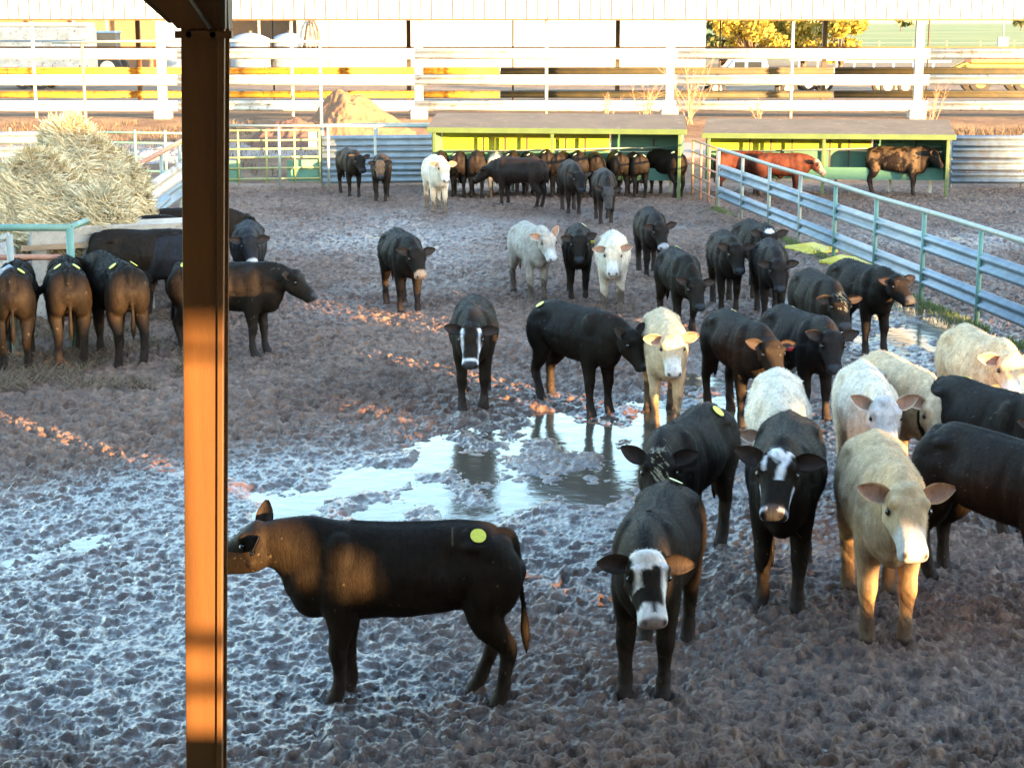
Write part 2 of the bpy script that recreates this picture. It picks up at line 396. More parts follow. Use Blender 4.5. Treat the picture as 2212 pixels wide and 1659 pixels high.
def cow(p, heading, label, coat=BLACK, head=(0, 0.0, 40), neck=None, S=1.0, group=None, marks=None, tags=(), legs=(0, 0, 0, 0),
        wide=1.0, ears=(0, 0), eartag=None, vox=None, tail=0.0, at=None, mud=.5, cat='cow', lit=None, headcol=None, drop=.055, seed=None, etw=(0, 0)):
    """p: place of the feet in the photograph; heading: 0 right, 90 away, -90 towards the viewer.
    head: (yaw, height of the poll over the withers, pitch down); legs: forward swing of LF RF LH RH"""
    loc = at if at is not None else G(p[0], p[1])
    rnd = random.Random(seed if seed is not None else int(p[0] * 7 + p[1] * 13))
    Y = loc[1]
    if legs == (0, 0, 0, 0): legs = tuple(rnd.uniform(-.09, .09) for _ in range(4))
    if vox is None: vox = .0105 if Y < 14 else (.018 if Y < 22 else (.022 if Y < 32 else .03))
    hy, hz, hp = head; hp = hp - (7 if Y < 14.5 and hp > 40 else 0); wide = wide * .93
    ears = (ears[0] + rnd.uniform(-11, 11), ears[1] + rnd.uniform(-11, 11))
    mb = MB(); wd = wide
    # trunk
    loft(mb, [(-.745, 0, .99, .09, .09), (-.72, 0, .965, .19, .16 * wd), (-.65, 0, .94, .245, .215 * wd), (-.53, 0, .925, .275, .25 * wd), (-.38, 0, .915, .29, .262 * wd),
              (-.15, 0, .900, .297, .285 * wd), (.08, 0, .885, .305, .29 * wd), (.30, 0, .885, .315, .258 * wd), (.48, 0, .885, .325, .225 * wd),
              (.62, 0, .875, .30, .20 * wd), (.74, 0, .87, .25, .165), (.82, 0, .87, .15, .11)], (0, 1, 0), n=26, ex=2.25, top=.30)
    for sg in (-1, 1):
        ball(mb, (-.47, sg * .16 * wd, 1.07), .062, (1.8, 1.0, .8))             # hip bones
        ball(mb, (-.66, sg * .09 * wd, 1.03), .085, (1.0, 1, 1.3))               # pin bones
        ball(mb, (.46, sg * .115 * wd, .93), .19, (.8, .58, 1.25))             # shoulder blade
        ball(mb, (-.60, sg * .125 * wd, .86), .235, (.88, .60, 1.15))            # rump muscle
    ball(mb, (.36, 0, 1.13), .10, (2.2, .6, .62))                              # withers
    ball(mb, (.66, 0, .73), .165, (1.0, .75, 1.05)); ball(mb, (.76, 0, .86), .15, (.85, .72, 1.3)); ball(mb, (.84, 0, .97), .115, (1.0, .7, 1.3))                               # brisket
    # head frame
    yaw = R(hy); pit = R(hp)
    ny = R(neck if neck is not None else hy * .55)
    poll = Vector((.62, 0, 1.10)) + Vector((math.cos(ny) * .40, math.sin(ny) * .40, hz))
    if hz < -.25: poll += Vector((.04, 0, 0))
    a = Vector((math.cos(pit) * math.cos(yaw), math.cos(pit) * math.sin(yaw), -math.sin(pit)))
    s = Vector((-math.sin(yaw), math.cos(yaw), 0)); u = a.cross(s)
    hs = 1.07
    def H(x, y, z): return poll + (a * (x * .92) + s * y + u * z) * hs
    hrows = [(-.045, -.075, .085, .075), (0, -.065, .118, .114), (.06, -.07, .135, .127), (.13, -.075, .138, .124), (.20, -.075, .118, .103), (.28, -.068, .098, .087),
             (.35, -.064, .086, .083), (.405, -.066, .083, .088), (.44, -.072, .070, .081), (.458, -.078, .038, .048)]
    rows = [tuple(H(x, 0, z)) + (hh * hs, hw * hs) for x, z, hh, hw in hrows]
    loft(mb, rows, tuple(s), n=24, ex=2.9, top=.10)
    q = H(.02, 0, .03); ball(mb, q, .062, (1, 1, .8))                          # poll
    for sg in (-1, 1):
        ball(mb, H(.11, sg * .090, .028), .040)                                # brow
        ball(mb, H(.12, sg * .085, -.13), .052)                                # cheek
        ball(mb, H(.42, sg * .034, -.035), .034)                               # nostril rim
    # neck
    n0 = Vector((.38, 0, .915)); n1 = Vector((.64, 0, .95)); n3 = H(.03, 0, -.085); n2 = n3 - a * .10 - Vector((math.cos(ny), math.sin(ny), 0)) * .13
    nr = []
    for i in range(7):
        t = i / 6; c = bez(n0, n1, n2, n3, t)
        nr.append(tuple(c) + (.285 * (1 - t) + .135 * t + .03 * math.sin(math.pi * t), (.205 * wd) * (1 - t) + .105 * t + .01 * math.sin(math.pi * t)))
    sN = Vector((0, 1, 0))
    loft(mb, nr, (0, 1, 0), n=20, ex=2.1, top=.25, sidefn=lambda t: tuple(sN.lerp(s, t)))
    # legs
    def leg(rowsL, sw, lift=0.0, hind=False, y0=.14, ank=1.0):
        out = []
        for x, z, rh, rw in rowsL:
            k = max(0.0, 1 - z / .80)
            dx = sw * k; dz = 0
            if lift and z < .40:
                kk = (1 - z / .40)
                dz = lift * kk * .9 + .02 * kk; dx += (-.20 * kk * lift / .15 if not hind else -.05 * kk)
            y = y0 * (1 - .12 * k)
            out.append((x + dx, y, z + dz, rh * 1.12, rw * 1.14))
        return out
    FR = [(.47, .90, .16, .085), (.47, .76, .13, .085), (.455, .64, .115, .078), (.455, .53, .085, .066), (.465, .44, .066, .056), (.475, .375, .062, .057), (.465, .31, .051, .046),
          (.46, .20, .040, .038), (.462, .125, .050, .046), (.478, .07, .047, .045), (.495, .045, .056, .053), (.505, -drop, .066, .060)]
    HR = [(-.58, .92, .17, .09), (-.555, .78, .165, .10), (-.53, .66, .125, .085), (-.575, .55, .105, .075), (-.655, .46, .074, .054), (-.70, .40, .062, .049), (-.69, .33, .052, .045),
          (-.665, .21, .044, .040), (-.65, .125, .051, .048), (-.63, .07, .048, .046), (-.615, .045, .056, .053), (-.60, -drop, .066, .060)]
    for i, (sg, hind) in enumerate(((1, False), (-1, False), (1, True), (-1, True))):
        sw = legs[i]; lift = 0
        if isinstance(sw, tuple): sw, lift = sw
        loft(mb, leg(HR if hind else FR, sw, lift, hind, sg * (.155 if hind else .135) * (wd * .5 + .5)), (0, 1, 0), n=14, k=2, ex=2.1)
    # tail
    tw = tail
    loft(mb, [(-.61, 0, 1.12, .05, .05), (-.705, 0, 1.125, .044, .044), (-.76, 0, 1.04, .032, .032), (-.785 - tw * .05, tw * .06, .8, .021, .021), (-.795 - tw * .10, tw * .12, .62, .024, .022),
              (-.80 - tw * .14, tw * .18, .50, .038, .034), (-.80 - tw * .17, tw * .22, .40, .026, .024), (-.80 - tw * .18, tw * .24, .33, .008, .008)], (0, 1, 0), n=10, k=3)
    # one continuous skin
    me = bpy.data.meshes.new('tmp'); me.from_pydata(mb.v, [], mb.f)
    tmp = bpy.data.objects.new('tmp', me); COL.objects.link(tmp)
    md = tmp.modifiers.new('r', 'REMESH'); md.mode = 'VOXEL'; md.voxel_size = vox
    ms = tmp.modifiers.new('s', 'SMOOTH'); ms.factor = .5; ms.iterations = 22 if vox < .012 else 14 if vox < .016 else (8 if vox < .02 else 4)
    dg = bpy.context.evaluated_depsgraph_get(); dg.update()
    body = bpy.data.meshes.new_from_object(tmp.evaluated_get(dg))
    bpy.data.objects.remove(tmp); bpy.data.meshes.remove(me)
    nv = len(body.vertices); co = np.empty(nv * 3); body.vertices.foreach_get('co', co); co = co.reshape(-1, 3)
    fc = [tuple(pl.vertices) for pl in body.polygons]
    bpy.data.meshes.remove(body)
    # slightly uneven body
    off = rnd.random() * 50
    amp = .006
    sy = np.sign(co[:, 1]); trunk = (co[:, 2] > .55) & (np.abs(co[:, 1]) > .04)
    def dent(x0, z0, rx, rz, k):
        co[:, 1] -= sy * trunk * k * np.exp(-((co[:, 0] - x0) / rx) ** 2 - ((co[:, 2] - z0) / rz) ** 2)
    dent(-.30, .99, .10, .10, .036); dent(.22, .88, .055, .20, .022); dent(-.56, .99, .07, .06, .014); dent(.60, .92, .05, .12, .016); dent(-.36, .70, .08, .08, .03)
    rib = np.sin(co[:, 0] * 62 + co[:, 2] * 10) * .0028 * trunk * np.exp(-((co[:, 0] + .02) / .20) ** 2 - ((co[:, 2] - .88) / .13) ** 2)
    co[:, 1] += sy * rib
    co[:, 2] += .012 * np.exp(-(co[:, 1] / .022) ** 2) * (co[:, 2] > 1.0) * (co[:, 0] < .4) * (co[:, 0] > -.62)
    f = np.stack([vnoise(co[:, 0] * 6 + off, co[:, 2] * 6 + co[:, 1] * 4, 3), vnoise(co[:, 1] * 6 + off, co[:, 2] * 6, 4), vnoise(co[:, 0] * 6, co[:, 1] * 6 + off, 5)], 1) - .5
    co = co + f * amp * 2
    ev = []; ef = []; emi = []
    # eyes
    eb = MB()
    for sg in (-1, 1): ball(eb, H(.135, sg * .112, -.020), .0235, n=6)
    # ears
    ear = MB()
    earinfo = []
    for ei, sg in enumerate((1, -1)):
        dropa = R(-8 + ears[ei]); 
        d = (s * sg * math.cos(dropa) + u * 0.0 - Vector((0, 0, 1)) * math.sin(dropa) * 1.0 - a * .12).normalized()
        # ear opening faces forward and a little down
        fwd = (a * .55 + u * .8).normalized(); fwd = (fwd - d * fwd.dot(d)).normalized(); 
        fwd = Matrix.Rotation(R(etw[ei]), 3, d) @ fwd; acr = d.cross(fwd)
        base = H(.035, sg * .085, -.02); L = .215; nl = 9; nw = 8; k0 = len(ear.v)
        for sd in (0, 1):
            for i in range(nl):
                t = i / (nl - 1); w = .064 * (math.sin(math.pi * min(1, (t * .84 + .13))) ** .80) * (1 if t < .96 else .45); w = max(w, .012)
                for j in range(nw):
                    q = j / (nw - 1) * 2 - 1
                    pnt = base + d * L * t + acr * w * q - fwd * (.052 * (1 - q * q) * (1 - t * .75)) + fwd * (.0 if sd == 0 else -.011)
                    ear.v.append(tuple(pnt)); earinfo.append((sd, t, abs(q)))
        for sd in (0, 1):
            o0 = k0 + sd * nl * nw
            for i in range(nl - 1):
                for j in range(nw - 1):
                    q4 = (o0 + i * nw + j, o0 + i * nw + j + 1, o0 + (i + 1) * nw + j + 1, o0 + (i + 1) * nw + j)
                    ear.f.append(q4 if sd else q4[::-1])
        o0 = k0; o1 = k0 + nl * nw
        for i in range(nl - 1):
            for j in (0, nw - 1):
                ear.f.append((o0 + i * nw + j, o0 + (i + 1) * nw + j, o1 + (i + 1) * nw + j, o1 + i * nw + j))
        for j in range(nw - 1):
            i = nl - 1
            ear.f.append((o0 + i * nw + j, o0 + i * nw + j + 1, o1 + i * nw + j + 1, o1 + i * nw + j))
    nE = len(ear.v)
    allco = np.vstack([co, np.array(ear.v), np.array(eb.v)])
    faces = fc + [tuple(i + nv for i in f) for f in ear.f] + [tuple(i + nv + nE for i in f) for f in eb.f]
    mats_i = [0] * (len(fc) + len(ear.f)) + [1] * len(eb.f)
    # ---- pattern of the coat
    base = np.array(coat); col = np.tile(base, (len(allco), 1))
    pc = allco
    rel = pc - np.array(poll); hx = rel @ np.array(a) / hs / .92; hyy = rel @ np.array(s) / hs; hzz = rel @ np.array(u) / hs
    inhead = (hx > -.04) & (hx < .50) & (np.abs(hyy) < .15) & (hzz > -.24) & (hzz < .1); inhead[nv:] = False
    wob = (fbm(pc[:, 0] * 22 + off, pc[:, 1] * 22 + pc[:, 2] * 17, 11) - .5)
    w2 = (fbm(pc[:, 0] * 9 + off, pc[:, 1] * 9 + pc[:, 2] * 8, 21) - .5)
    def paint(mask, c, k=1.0):
        mk = np.clip(mask, 0, 1)[:, None] * k
        col[:] = col * (1 - mk) + np.array(c) * mk
    sm = lambda x, e=.012: np.clip(.5 + x / (2 * e), 0, 1)
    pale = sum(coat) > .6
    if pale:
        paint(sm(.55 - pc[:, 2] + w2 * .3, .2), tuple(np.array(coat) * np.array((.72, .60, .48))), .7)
        paint(sm(w2 * .5 + .02, .12), tuple(np.array(coat) * np.array((.90, .84, .76))), .6)
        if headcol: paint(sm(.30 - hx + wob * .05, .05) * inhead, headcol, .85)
        paint(sm(hx - .385 + wob * .02, .010) * inhead * sm(hzz + .115, .02) * sm(.070 - np.abs(hyy), .01), (.34, .17, .15))
        paint(sm(hx - .27 + wob * .06, .03) * inhead, (.70, .66, .60), .75)
    else:
        # sun-bleached, rubbed and dusty places of a dark winter coat
        paint(sm(w2 - .10, .08), (.020, .0125, .008), .5)
        paint(sm(hx - .385 + wob * .02, .010) * inhead * sm(hzz + .115, .02) * sm(.070 - np.abs(hyy), .01), (.045, .045, .05))
        if headcol: paint(sm(.36 - hx + wob * .1, .05) * inhead, headcol, .9)
    for mk in (marks or []):
        if mk == 'blaze':       # broken white forehead and stripe, white lines beside the muzzle
            paint(sm(.045 - np.hypot(hyy - .0, (hx - .03) * .8) + wob * .07) * inhead * (hzz > -.05), (.74, .74, .76))
            paint(sm(.020 - np.abs(hyy - .052 - (hx - .06) * -.25) + wob * .03) * inhead * (hzz > -.03) * (hx > -.01) * (hx < .21), (.74, .74, .76))
            paint(sm(.008 - np.abs(hyy + .078) + wob * .02) * inhead * (hx > .03) * (hx < .15) * (hzz > -.08), (.74, .74, .76))
            paint(sm(.016 - np.abs(hzz + .075 + (hx - .3) * .15) + wob * .02) * inhead * (hx > .20) * (hx < .44) * (np.abs(hyy) > .045), (.74, .74, .76))
            paint(sm(.010 - np.abs(hx - .415) + wob * .008) * inhead * (hzz > -.09) * (np.abs(hyy) > .030), (.6, .6, .63))
        if mk == 'brockle':
            paint(sm(.012 - np.abs(np.abs(hyy) - .088) + wob * .03) * inhead * (hx > .02) * (hx < .42) * (hzz > -.12), (.72, .72, .75))
            paint(sm(.012 - np.abs(hx - .385) + wob * .01) * inhead * (hzz > -.10), (.72, .72, .75))
        if mk == 'bald':        # white forehead, ragged edge, white muzzle
            paint(sm(.115 - hx + wob * .10) * inhead * (hzz > -.10 + wob * .1) * sm(.10 - np.abs(hyy) + wob * .06), (.70, .62, .55))
            paint(sm(.018 - np.abs(hyy - .075) + wob * .03) * inhead * (hx > .08) * (hx < .40), (.72, .68, .64))
            paint(sm(.016 - np.abs(hyy + .075) + wob * .03) * inhead * (hx > .08) * (hx < .23), (.72, .68, .64))
            paint(sm(hx - .345 + wob * .06) * inhead, (.68, .66, .64))
            paint(sm(.014 - np.abs(hyy) + wob * .01) * inhead * (hx > .33) * (hx < .40), (.06, .05, .045))
            paint(sm(hx - .43 + wob * .02) * inhead * (hzz > -.11), (.22, .18, .17))
        if mk == 'whiteface': paint(sm(.09 - np.abs(hyy) + wob * .1, .02) * inhead, (.34, .25, .20), .8)
        if mk == 'snip': paint(sm(hx - .38 + wob * .03) * inhead, (.45, .43, .44))
        if mk == 'buffnose': paint(sm(hx - .36 + wob * .03) * inhead, (.50, .30, .19))
        if mk == 'pollwhite': paint(sm(.065 - np.hypot(hx, hyy) + wob * .03), (.75, .75, .78))
        if mk == 'debris': 
            dm = (fbm(pc[:, 0] * 70, pc[:, 1] * 70 + pc[:, 2] * 60, 31, 3) > .60)
            paint(dm * (np.abs(hyy) < .06) * (hx < .24) * (hx > -.06) * (hzz > -.04), (.30, .25, .16))
        if mk == 'mudpatch':
            paint(sm(w2 - .0, .03) * (pc[:, 2] > .6) * (pc[:, 0] < .7), (.11, .075, .045), .85)
        if mk == 'sunlitrump': paint(sm(-.42 - pc[:, 0] + w2 * .3, .12) * sm(pc[:, 2] - .55, .1), (.028, .015, .010), .5)  # brown of a sunlit rump painted into the coat
    # nostrils
    for sg in (-1, 1):
        q = np.array(H(.438, sg * .047, -.028)); dd = np.linalg.norm(pc - q, axis=1)
        paint(sm(.025 - dd, .006) * inhead, (.015, .01, .01))
    # mouth line
    paint(sm(.0055 - np.abs(hzz + .108), .003) * inhead * (hx > .34), (.03, .02, .02), .8)
    # skin around the eyes
    for sg in (-1, 1):
        q = np.array(H(.135, sg * .114, -.018)); dd = np.linalg.norm(pc - q, axis=1)
        paint(sm(.036 - dd, .007) * (np.arange(len(pc)) < nv), tuple(np.array(coat) * .35), .75)
    # muddy legs and tail end
    legm = np.clip((.36 + w2 * .45 + wob * .35 - pc[:, 2]) / .10, 0, 1) * (np.arange(len(pc)) < nv)
    paint(legm, (.032, .023, .019) if not pale else (.060, .038, .029), min(1, mud + .35))
    paint(sm(.055 - pc[:, 2], .012), (.045, .034, .028), .9)
    # flecks of straw and mud on the back and sides
    if Y < 24:
        fl = (fbm(pc[:, 0] * 60 + off, pc[:, 1] * 60 + pc[:, 2] * 50, 41, 2) > .90)
        paint(fl * 1.0 * (np.arange(len(pc)) < nv), (.16, .13, .09), .6)
    # ears: dark or pink inside, pale rim on pale animals
    for i, (sd, t, q) in enumerate(earinfo):
        j = nv + i
        if sd == 0:
            col[j] = (np.array((.34, .20, .14)) if pale else np.array((.045, .032, .027))) if q < .72 else base * (1.1 if pale else 1.6)
        else: col[j] = base * (1.0 if pale else 1.2)
    me = bpy.data.meshes.new('cow'); me.from_pydata([tuple(v) for v in allco], [], faces)
    me.polygons.foreach_set('material_index', mats_i); me.polygons.foreach_set('use_smooth', [True] * len(faces))
    ca = me.color_attributes.new('coat', 'FLOAT_COLOR', 'POINT')
    ca.data.foreach_set('color', np.hstack([col, np.ones((len(col), 1))]).ravel())
    root = empty('cow', loc, R(heading), label, cat, group); root.scale = (S * .91, S, S)
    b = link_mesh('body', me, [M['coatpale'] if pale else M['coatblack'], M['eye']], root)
    # short winter hair standing off the skin
    if Y < 32:
        nh = 34000 if Y < 14.5 else (15000 if Y < 22 else 7000); wdt = .0016 if Y < 14.5 else (.0028 if Y < 22 else .0045); ln = .021 if Y < 14.5 else (.026 if Y < 22 else .032)
        fa = np.array([f_[:3] for f_ in fc]); rs = np.random.RandomState(int(rnd.random() * 1e6)); pv = allco
        e1 = pv[fa[:, 1]] - pv[fa[:, 0]]; e2 = pv[fa[:, 2]] - pv[fa[:, 0]]; nn_ = np.cross(e1, e2); ar = np.linalg.norm(nn_, axis=1)
        pick = rs.choice(len(fa), nh, p=ar / ar.sum()); q1 = rs.rand(nh, 1); q2 = rs.rand(nh, 1)
        P = pv[fa[pick, 0]] + e1[pick] * q1 + e2[pick] * q2; NR = nn_[pick] / ar[pick][:, None]
        keep = (P[:, 2] > .12); 
        hd_ = (P - np.array(poll)) @ np.array(a) / hs; keep &= ~((hd_ > .36) & (P[:, 0] > .7) & (P[:, 2] > .35))
        P = P[keep]; NR = NR[keep]; pk = pick[keep]; m_ = len(P)
        flow = np.tile(np.array([-.75, 0, -.65]), (m_, 1)); flow += (rs.rand(m_, 3) - .5) * .9
        fh = hd_[keep] > -.02; flow[fh] = np.array(a) * .8 + (rs.rand(int(fh.sum()), 3) - .5) * 1.1
        flow -= NR * (flow * NR).sum(1, keepdims=True); flow /= np.linalg.norm(flow, axis=1, keepdims=True) + 1e-9
        LL = ln * (.5 + rs.rand(m_, 1)) * np.where(fh, .55, 1.0)[:, None]; tip = P + (flow * .80 + NR * (.30 + .25 * rs.rand(m_, 1))) * LL; sdv = np.cross(flow, NR) * wdt
        P = P - NR * .002
        V = np.stack([P - sdv, P + sdv, tip], 1).reshape(-1, 3); Cc = np.repeat(col[fa[pk, 0]], 3, 0) * np.repeat(.6 + .6 * rs.rand(m_, 1), 3, 0)
        hm = bpy.data.meshes.new('hair'); hm.vertices.add(len(V)); hm.vertices.foreach_set('co', V.ravel()); hm.loops.add(m_ * 3); hm.loops.foreach_set('vertex_index', np.arange(m_ * 3, dtype=np.int32))
        hm.polygons.add(m_); hm.polygons.foreach_set('loop_start', np.arange(m_, dtype=np.int32) * 3); hm.update(calc_edges=True)
        c2_ = hm.color_attributes.new('coat', 'FLOAT_COLOR', 'POINT'); c2_.data.foreach_set('color', np.hstack([Cc, np.ones((len(Cc), 1))]).ravel())
        hm.polygons.foreach_set('use_smooth', [True] * m_)
        hm.normals_split_custom_set_from_vertices(np.repeat(NR * .85 + (rs.rand(m_, 3) - .5) * .45 + flow * .12, 3, 0).tolist())
        ho = link_mesh('hair', hm, M['coatpale'] if pale else M['coatblack'], root); ho['kind'] = 'stuff'
    # stickers on the rump, ear tags
    for tg in tags:
        tx, ty, mt = tg[:3]; rad = tg[3] if len(tg) > 3 else .052
        tz = 1.3
        bd = co; dd = np.hypot(bd[:, 0] - tx, bd[:, 1] - ty) - bd[:, 2] * .35 * (bd[:, 2] > .85)
        top = int(np.argmin(dd)); c = Vector(bd[top])
        near = np.linalg.norm(bd - bd[top], axis=1) < .09
        pts = bd[near]; cen = pts.mean(0); uu, ss_, vv = np.linalg.svd(pts - cen); nrm = Vector(vv[2])
        if nrm.z < 0 or (abs(nrm.z) < .15 and nrm.y * ty < 0): nrm = -nrm
        tb = MB(); ax = nrm.orthogonal().normalized(); ay = nrm.cross(ax); vs = []
        hcount = 20
        for lvl in (.004, .009):
            for k in range(hcount):
                th = 2 * math.pi * k / hcount
                vs.append(c + nrm * (lvl + .010) + (ax * math.cos(th) + ay * math.sin(th)) * rad)
        fs = [(k, (k + 1) % hcount, hcount + (k + 1) % hcount, hcount + k) for k in range(hcount)] + [tuple(range(hcount, 2 * hcount)), tuple(range(hcount - 1, -1, -1))]
        tb.add(vs, fs); tb.build('back_sticker', M[mt], root)
    if eartag:
        sg, mt = eartag; sg2 = sg
        c = H(.06, sg2 * .20, -.05); tb = MB()
        Mx = Matrix((tuple(s) + (0,), tuple(u) + (0,), tuple(a) + (0,), (0, 0, 0, 1))).transposed(); Mx.translation = c + (a * .5 + u * .8) * .03
        tb.box(None, (.062, .07, .008), m=Mx)
        bevel(tb.build('ear_tag', M[mt], root), .004)
    return root

# ------------------------------------------------------------------ ground
def puddles(x, y):
    """basins: (photo x, photo y, half width m, half depth m, strength)"""
    b = np.zeros_like(x)
    for px, py, rx, ry, k in ((800, 1030, .55, .9, 1.1), (1010, 1000, .55, 1.5, 1.05), (1230, 1005, 1.1, 1.9, 1.15), (1260, 925, .75, .8, 1.1), (1480, 950, .9, 1.6, 1.1), (1530, 850, .8, 1.6, .85), (1660, 800, .9, 2.0, .6), (930, 1110, .8, .8, .5),
                              (640, 1090, .9, 1.0, .72), (1960, 668, .5, 1.9, 1.0), (2010, 720, .7, 2.0, .8), (200, 1190, 1.0, .7, .36), (600, 1085, .5, .6, .5), (860, 498, 1.4, 2.2, .3), (1750, 1160, .6, .8, .5),
                              (2105, 525, 1.0, 1.2, .8), (1945, 780, 1.2, 2.0, .7), (1460, 492, .5, .5, .8)):
        c = G(px, py)
        b = b + k * np.exp(-(((x - c.x) / rx) ** 2 + ((y - c.y) / ry) ** 2) ** 1.3)
    return b
def wetmap(x, y):
    b = np.zeros_like(x)
    for px, py, rx, ry, k in ((200, 1210, 1.9, 2.4, 1.5), (430, 1450, 1.6, 1.3, .8), (560, 1110, .9, 1.2, 1.2), (800, 1090, 2.0, 2.0, .9), (1300, 1000, 2.2, 3.0, .85), (1500, 1250, 2.0, 1.5, .6), (1900, 760, 2.0, 5.0, .9), (860, 500, 2.6, 5.0, .7), (1650, 1000, 1.6, 3.0, .8),
                              (2120, 520, 3, 3, .5), (1200, 1500, 2.0, .9, .35), (2100, 1500, 1.0, 1.0, .5), (400, 1600, 2, .8, .5)):
        c = G(px, py)
        b = b + k * np.exp(-(((x - c.x) / rx) ** 2 + ((y - c.y) / ry) ** 2))
    return b
def mud_height(x, y):
    wx = x + .05 * (vnoise(x * 7, y * 7, 61) - .5) * 2; wy = y + .05 * (vnoise(x * 7 + 9, y * 7, 62) - .5) * 2
    f1, f2, idv = worley(wx / .15, wy / .15, 3)
    g1, g2, idg = worley(wx / .085 + 5, wy / .085, 8)
    big = fbm(x * .5, y * .5, 91, 3)
    h = -np.sqrt(np.clip(1 - (f1 / (.30 + .16 * idv)) ** 2, 0, 1)) * .065 * (idv > .30) + .018 * np.exp(-((f1 - .50) / .10) ** 2) + .02    # hoof pits with raised rims
    h = h * (.35 + 1.2 * np.clip(fbm(x * .9 + 4, y * .9, 92, 3) * 1.5 - .25, 0, 1))
    h = h + np.sqrt(np.clip(1 - (g1 / .48) ** 2, 0, 1)) * .030 * (idg > .45) * (.4 + idg)                     # clods
    h = h + (fbm(x * 16, y * 16, 5, 4) - .5) * .045 + np.sqrt(np.abs(fbm(x * 7 + 3 + y * 2, y * 10, 15, 4) - .5)) * .13 - .035 + np.abs(fbm(x * 19 + 3, y * 23, 16, 3) - .5) * .09 - .01 + (fbm(x * 1.1, y * 1.1, 6, 4) - .5) * .14
    return h - .030
def build_ground():
    # trampled mud of the yard, finer where it is nearer
    rows = 1120; cols = 1320
    ys = 7.6 * np.exp(np.linspace(0, math.log(48.0 / 7.6), rows))
    uu = np.linspace(-1, 1, cols)
    Yg = np.repeat(ys[:, None], cols, 1); Xg = uu[None, :] * (1.0 + .42 * Yg)
    b = puddles(Xg, Yg); wt = np.clip(wetmap(Xg, Yg) + (fbm(Xg * .6, Yg * .35, 71, 4) - .5) * .9 - .02, 0, 1)
    h = mud_height(Xg, Yg) * .68
    edge = np.clip((48.0 - Yg) / 2.5, 0, 1)
    h = h * (1 - .35 * np.clip(b, 0, 1)) * (1 - .50 * wt) + .040 - .080 * np.clip(b * .62 + (fbm(Xg * 2.6, Yg * 1.5, 73, 5) - .5) * 2.7 * np.clip(b * 2, 0, 1), 0, 1.15)
    h = h * edge + (1 - edge) * .01
    # grassy bank under the pipe fence stands a little higher
    vs = np.stack([Xg, Yg, h], -1).reshape(-1, 3)
    i = np.arange(rows - 1)[:, None] * cols + np.arange(cols - 1)[None, :]
    i = i.ravel(); fs = np.stack([i, i + 1, i + cols + 1, i + cols], 1)
    me = bpy.data.meshes.new('mud_yard'); me.vertices.add(len(vs)); me.vertices.foreach_set('co', vs.ravel())
    me.loops.add(len(fs) * 4); me.loops.foreach_set('vertex_index', fs.ravel().astype(np.int32))
    me.polygons.add(len(fs)); me.polygons.foreach_set('loop_start', np.arange(len(fs), dtype=np.int32) * 4); me.polygons.foreach_set('use_smooth', [True] * len(fs))
    me.update(calc_edges=True)
    at = me.attributes.new('wet', 'FLOAT', 'POINT'); at.data.foreach_set('value', np.clip(wt + b * .4, 0, 1).ravel())
    o = link_mesh('mud_yard', me, mudmat()); tag(o, kind='structure')
    # water lying in the low places
    wm = MB(); wm.box((4, 27, -.035), (46, 40, .05))
    w = wm.build('puddle_water', watermat()); tag(w, kind='structure')
    # everything beyond and around
    mb = MB(); ysr = [-60, -20, 7.0, 30, 45, 47.6, 49, 51, 53, 55, 57, 59, 62, 65, 71, 76, 82, 100, 130, 180, 250, 320, 500, 700, 1000, 1500, 2200, 3000]
    xs = [-3000, -900, -300, -120, -60, -30, -15, 0, 15, 30, 60, 120, 300, 900, 3000]
    vs = [(x, y, gz(y) - (.062 if y < 49 else 0)) for y in ysr for x in xs]; n = len(xs)
    fs = [(j * n + i, j * n + i + 1, (j + 1) * n + i + 1, (j + 1) * n + i) for j in range(len(ysr) - 1) for i in range(n - 1)]
    mb.add(vs, fs); g = mb.build('ground', groundmat(), smooth=True); tag(g, kind='structure')

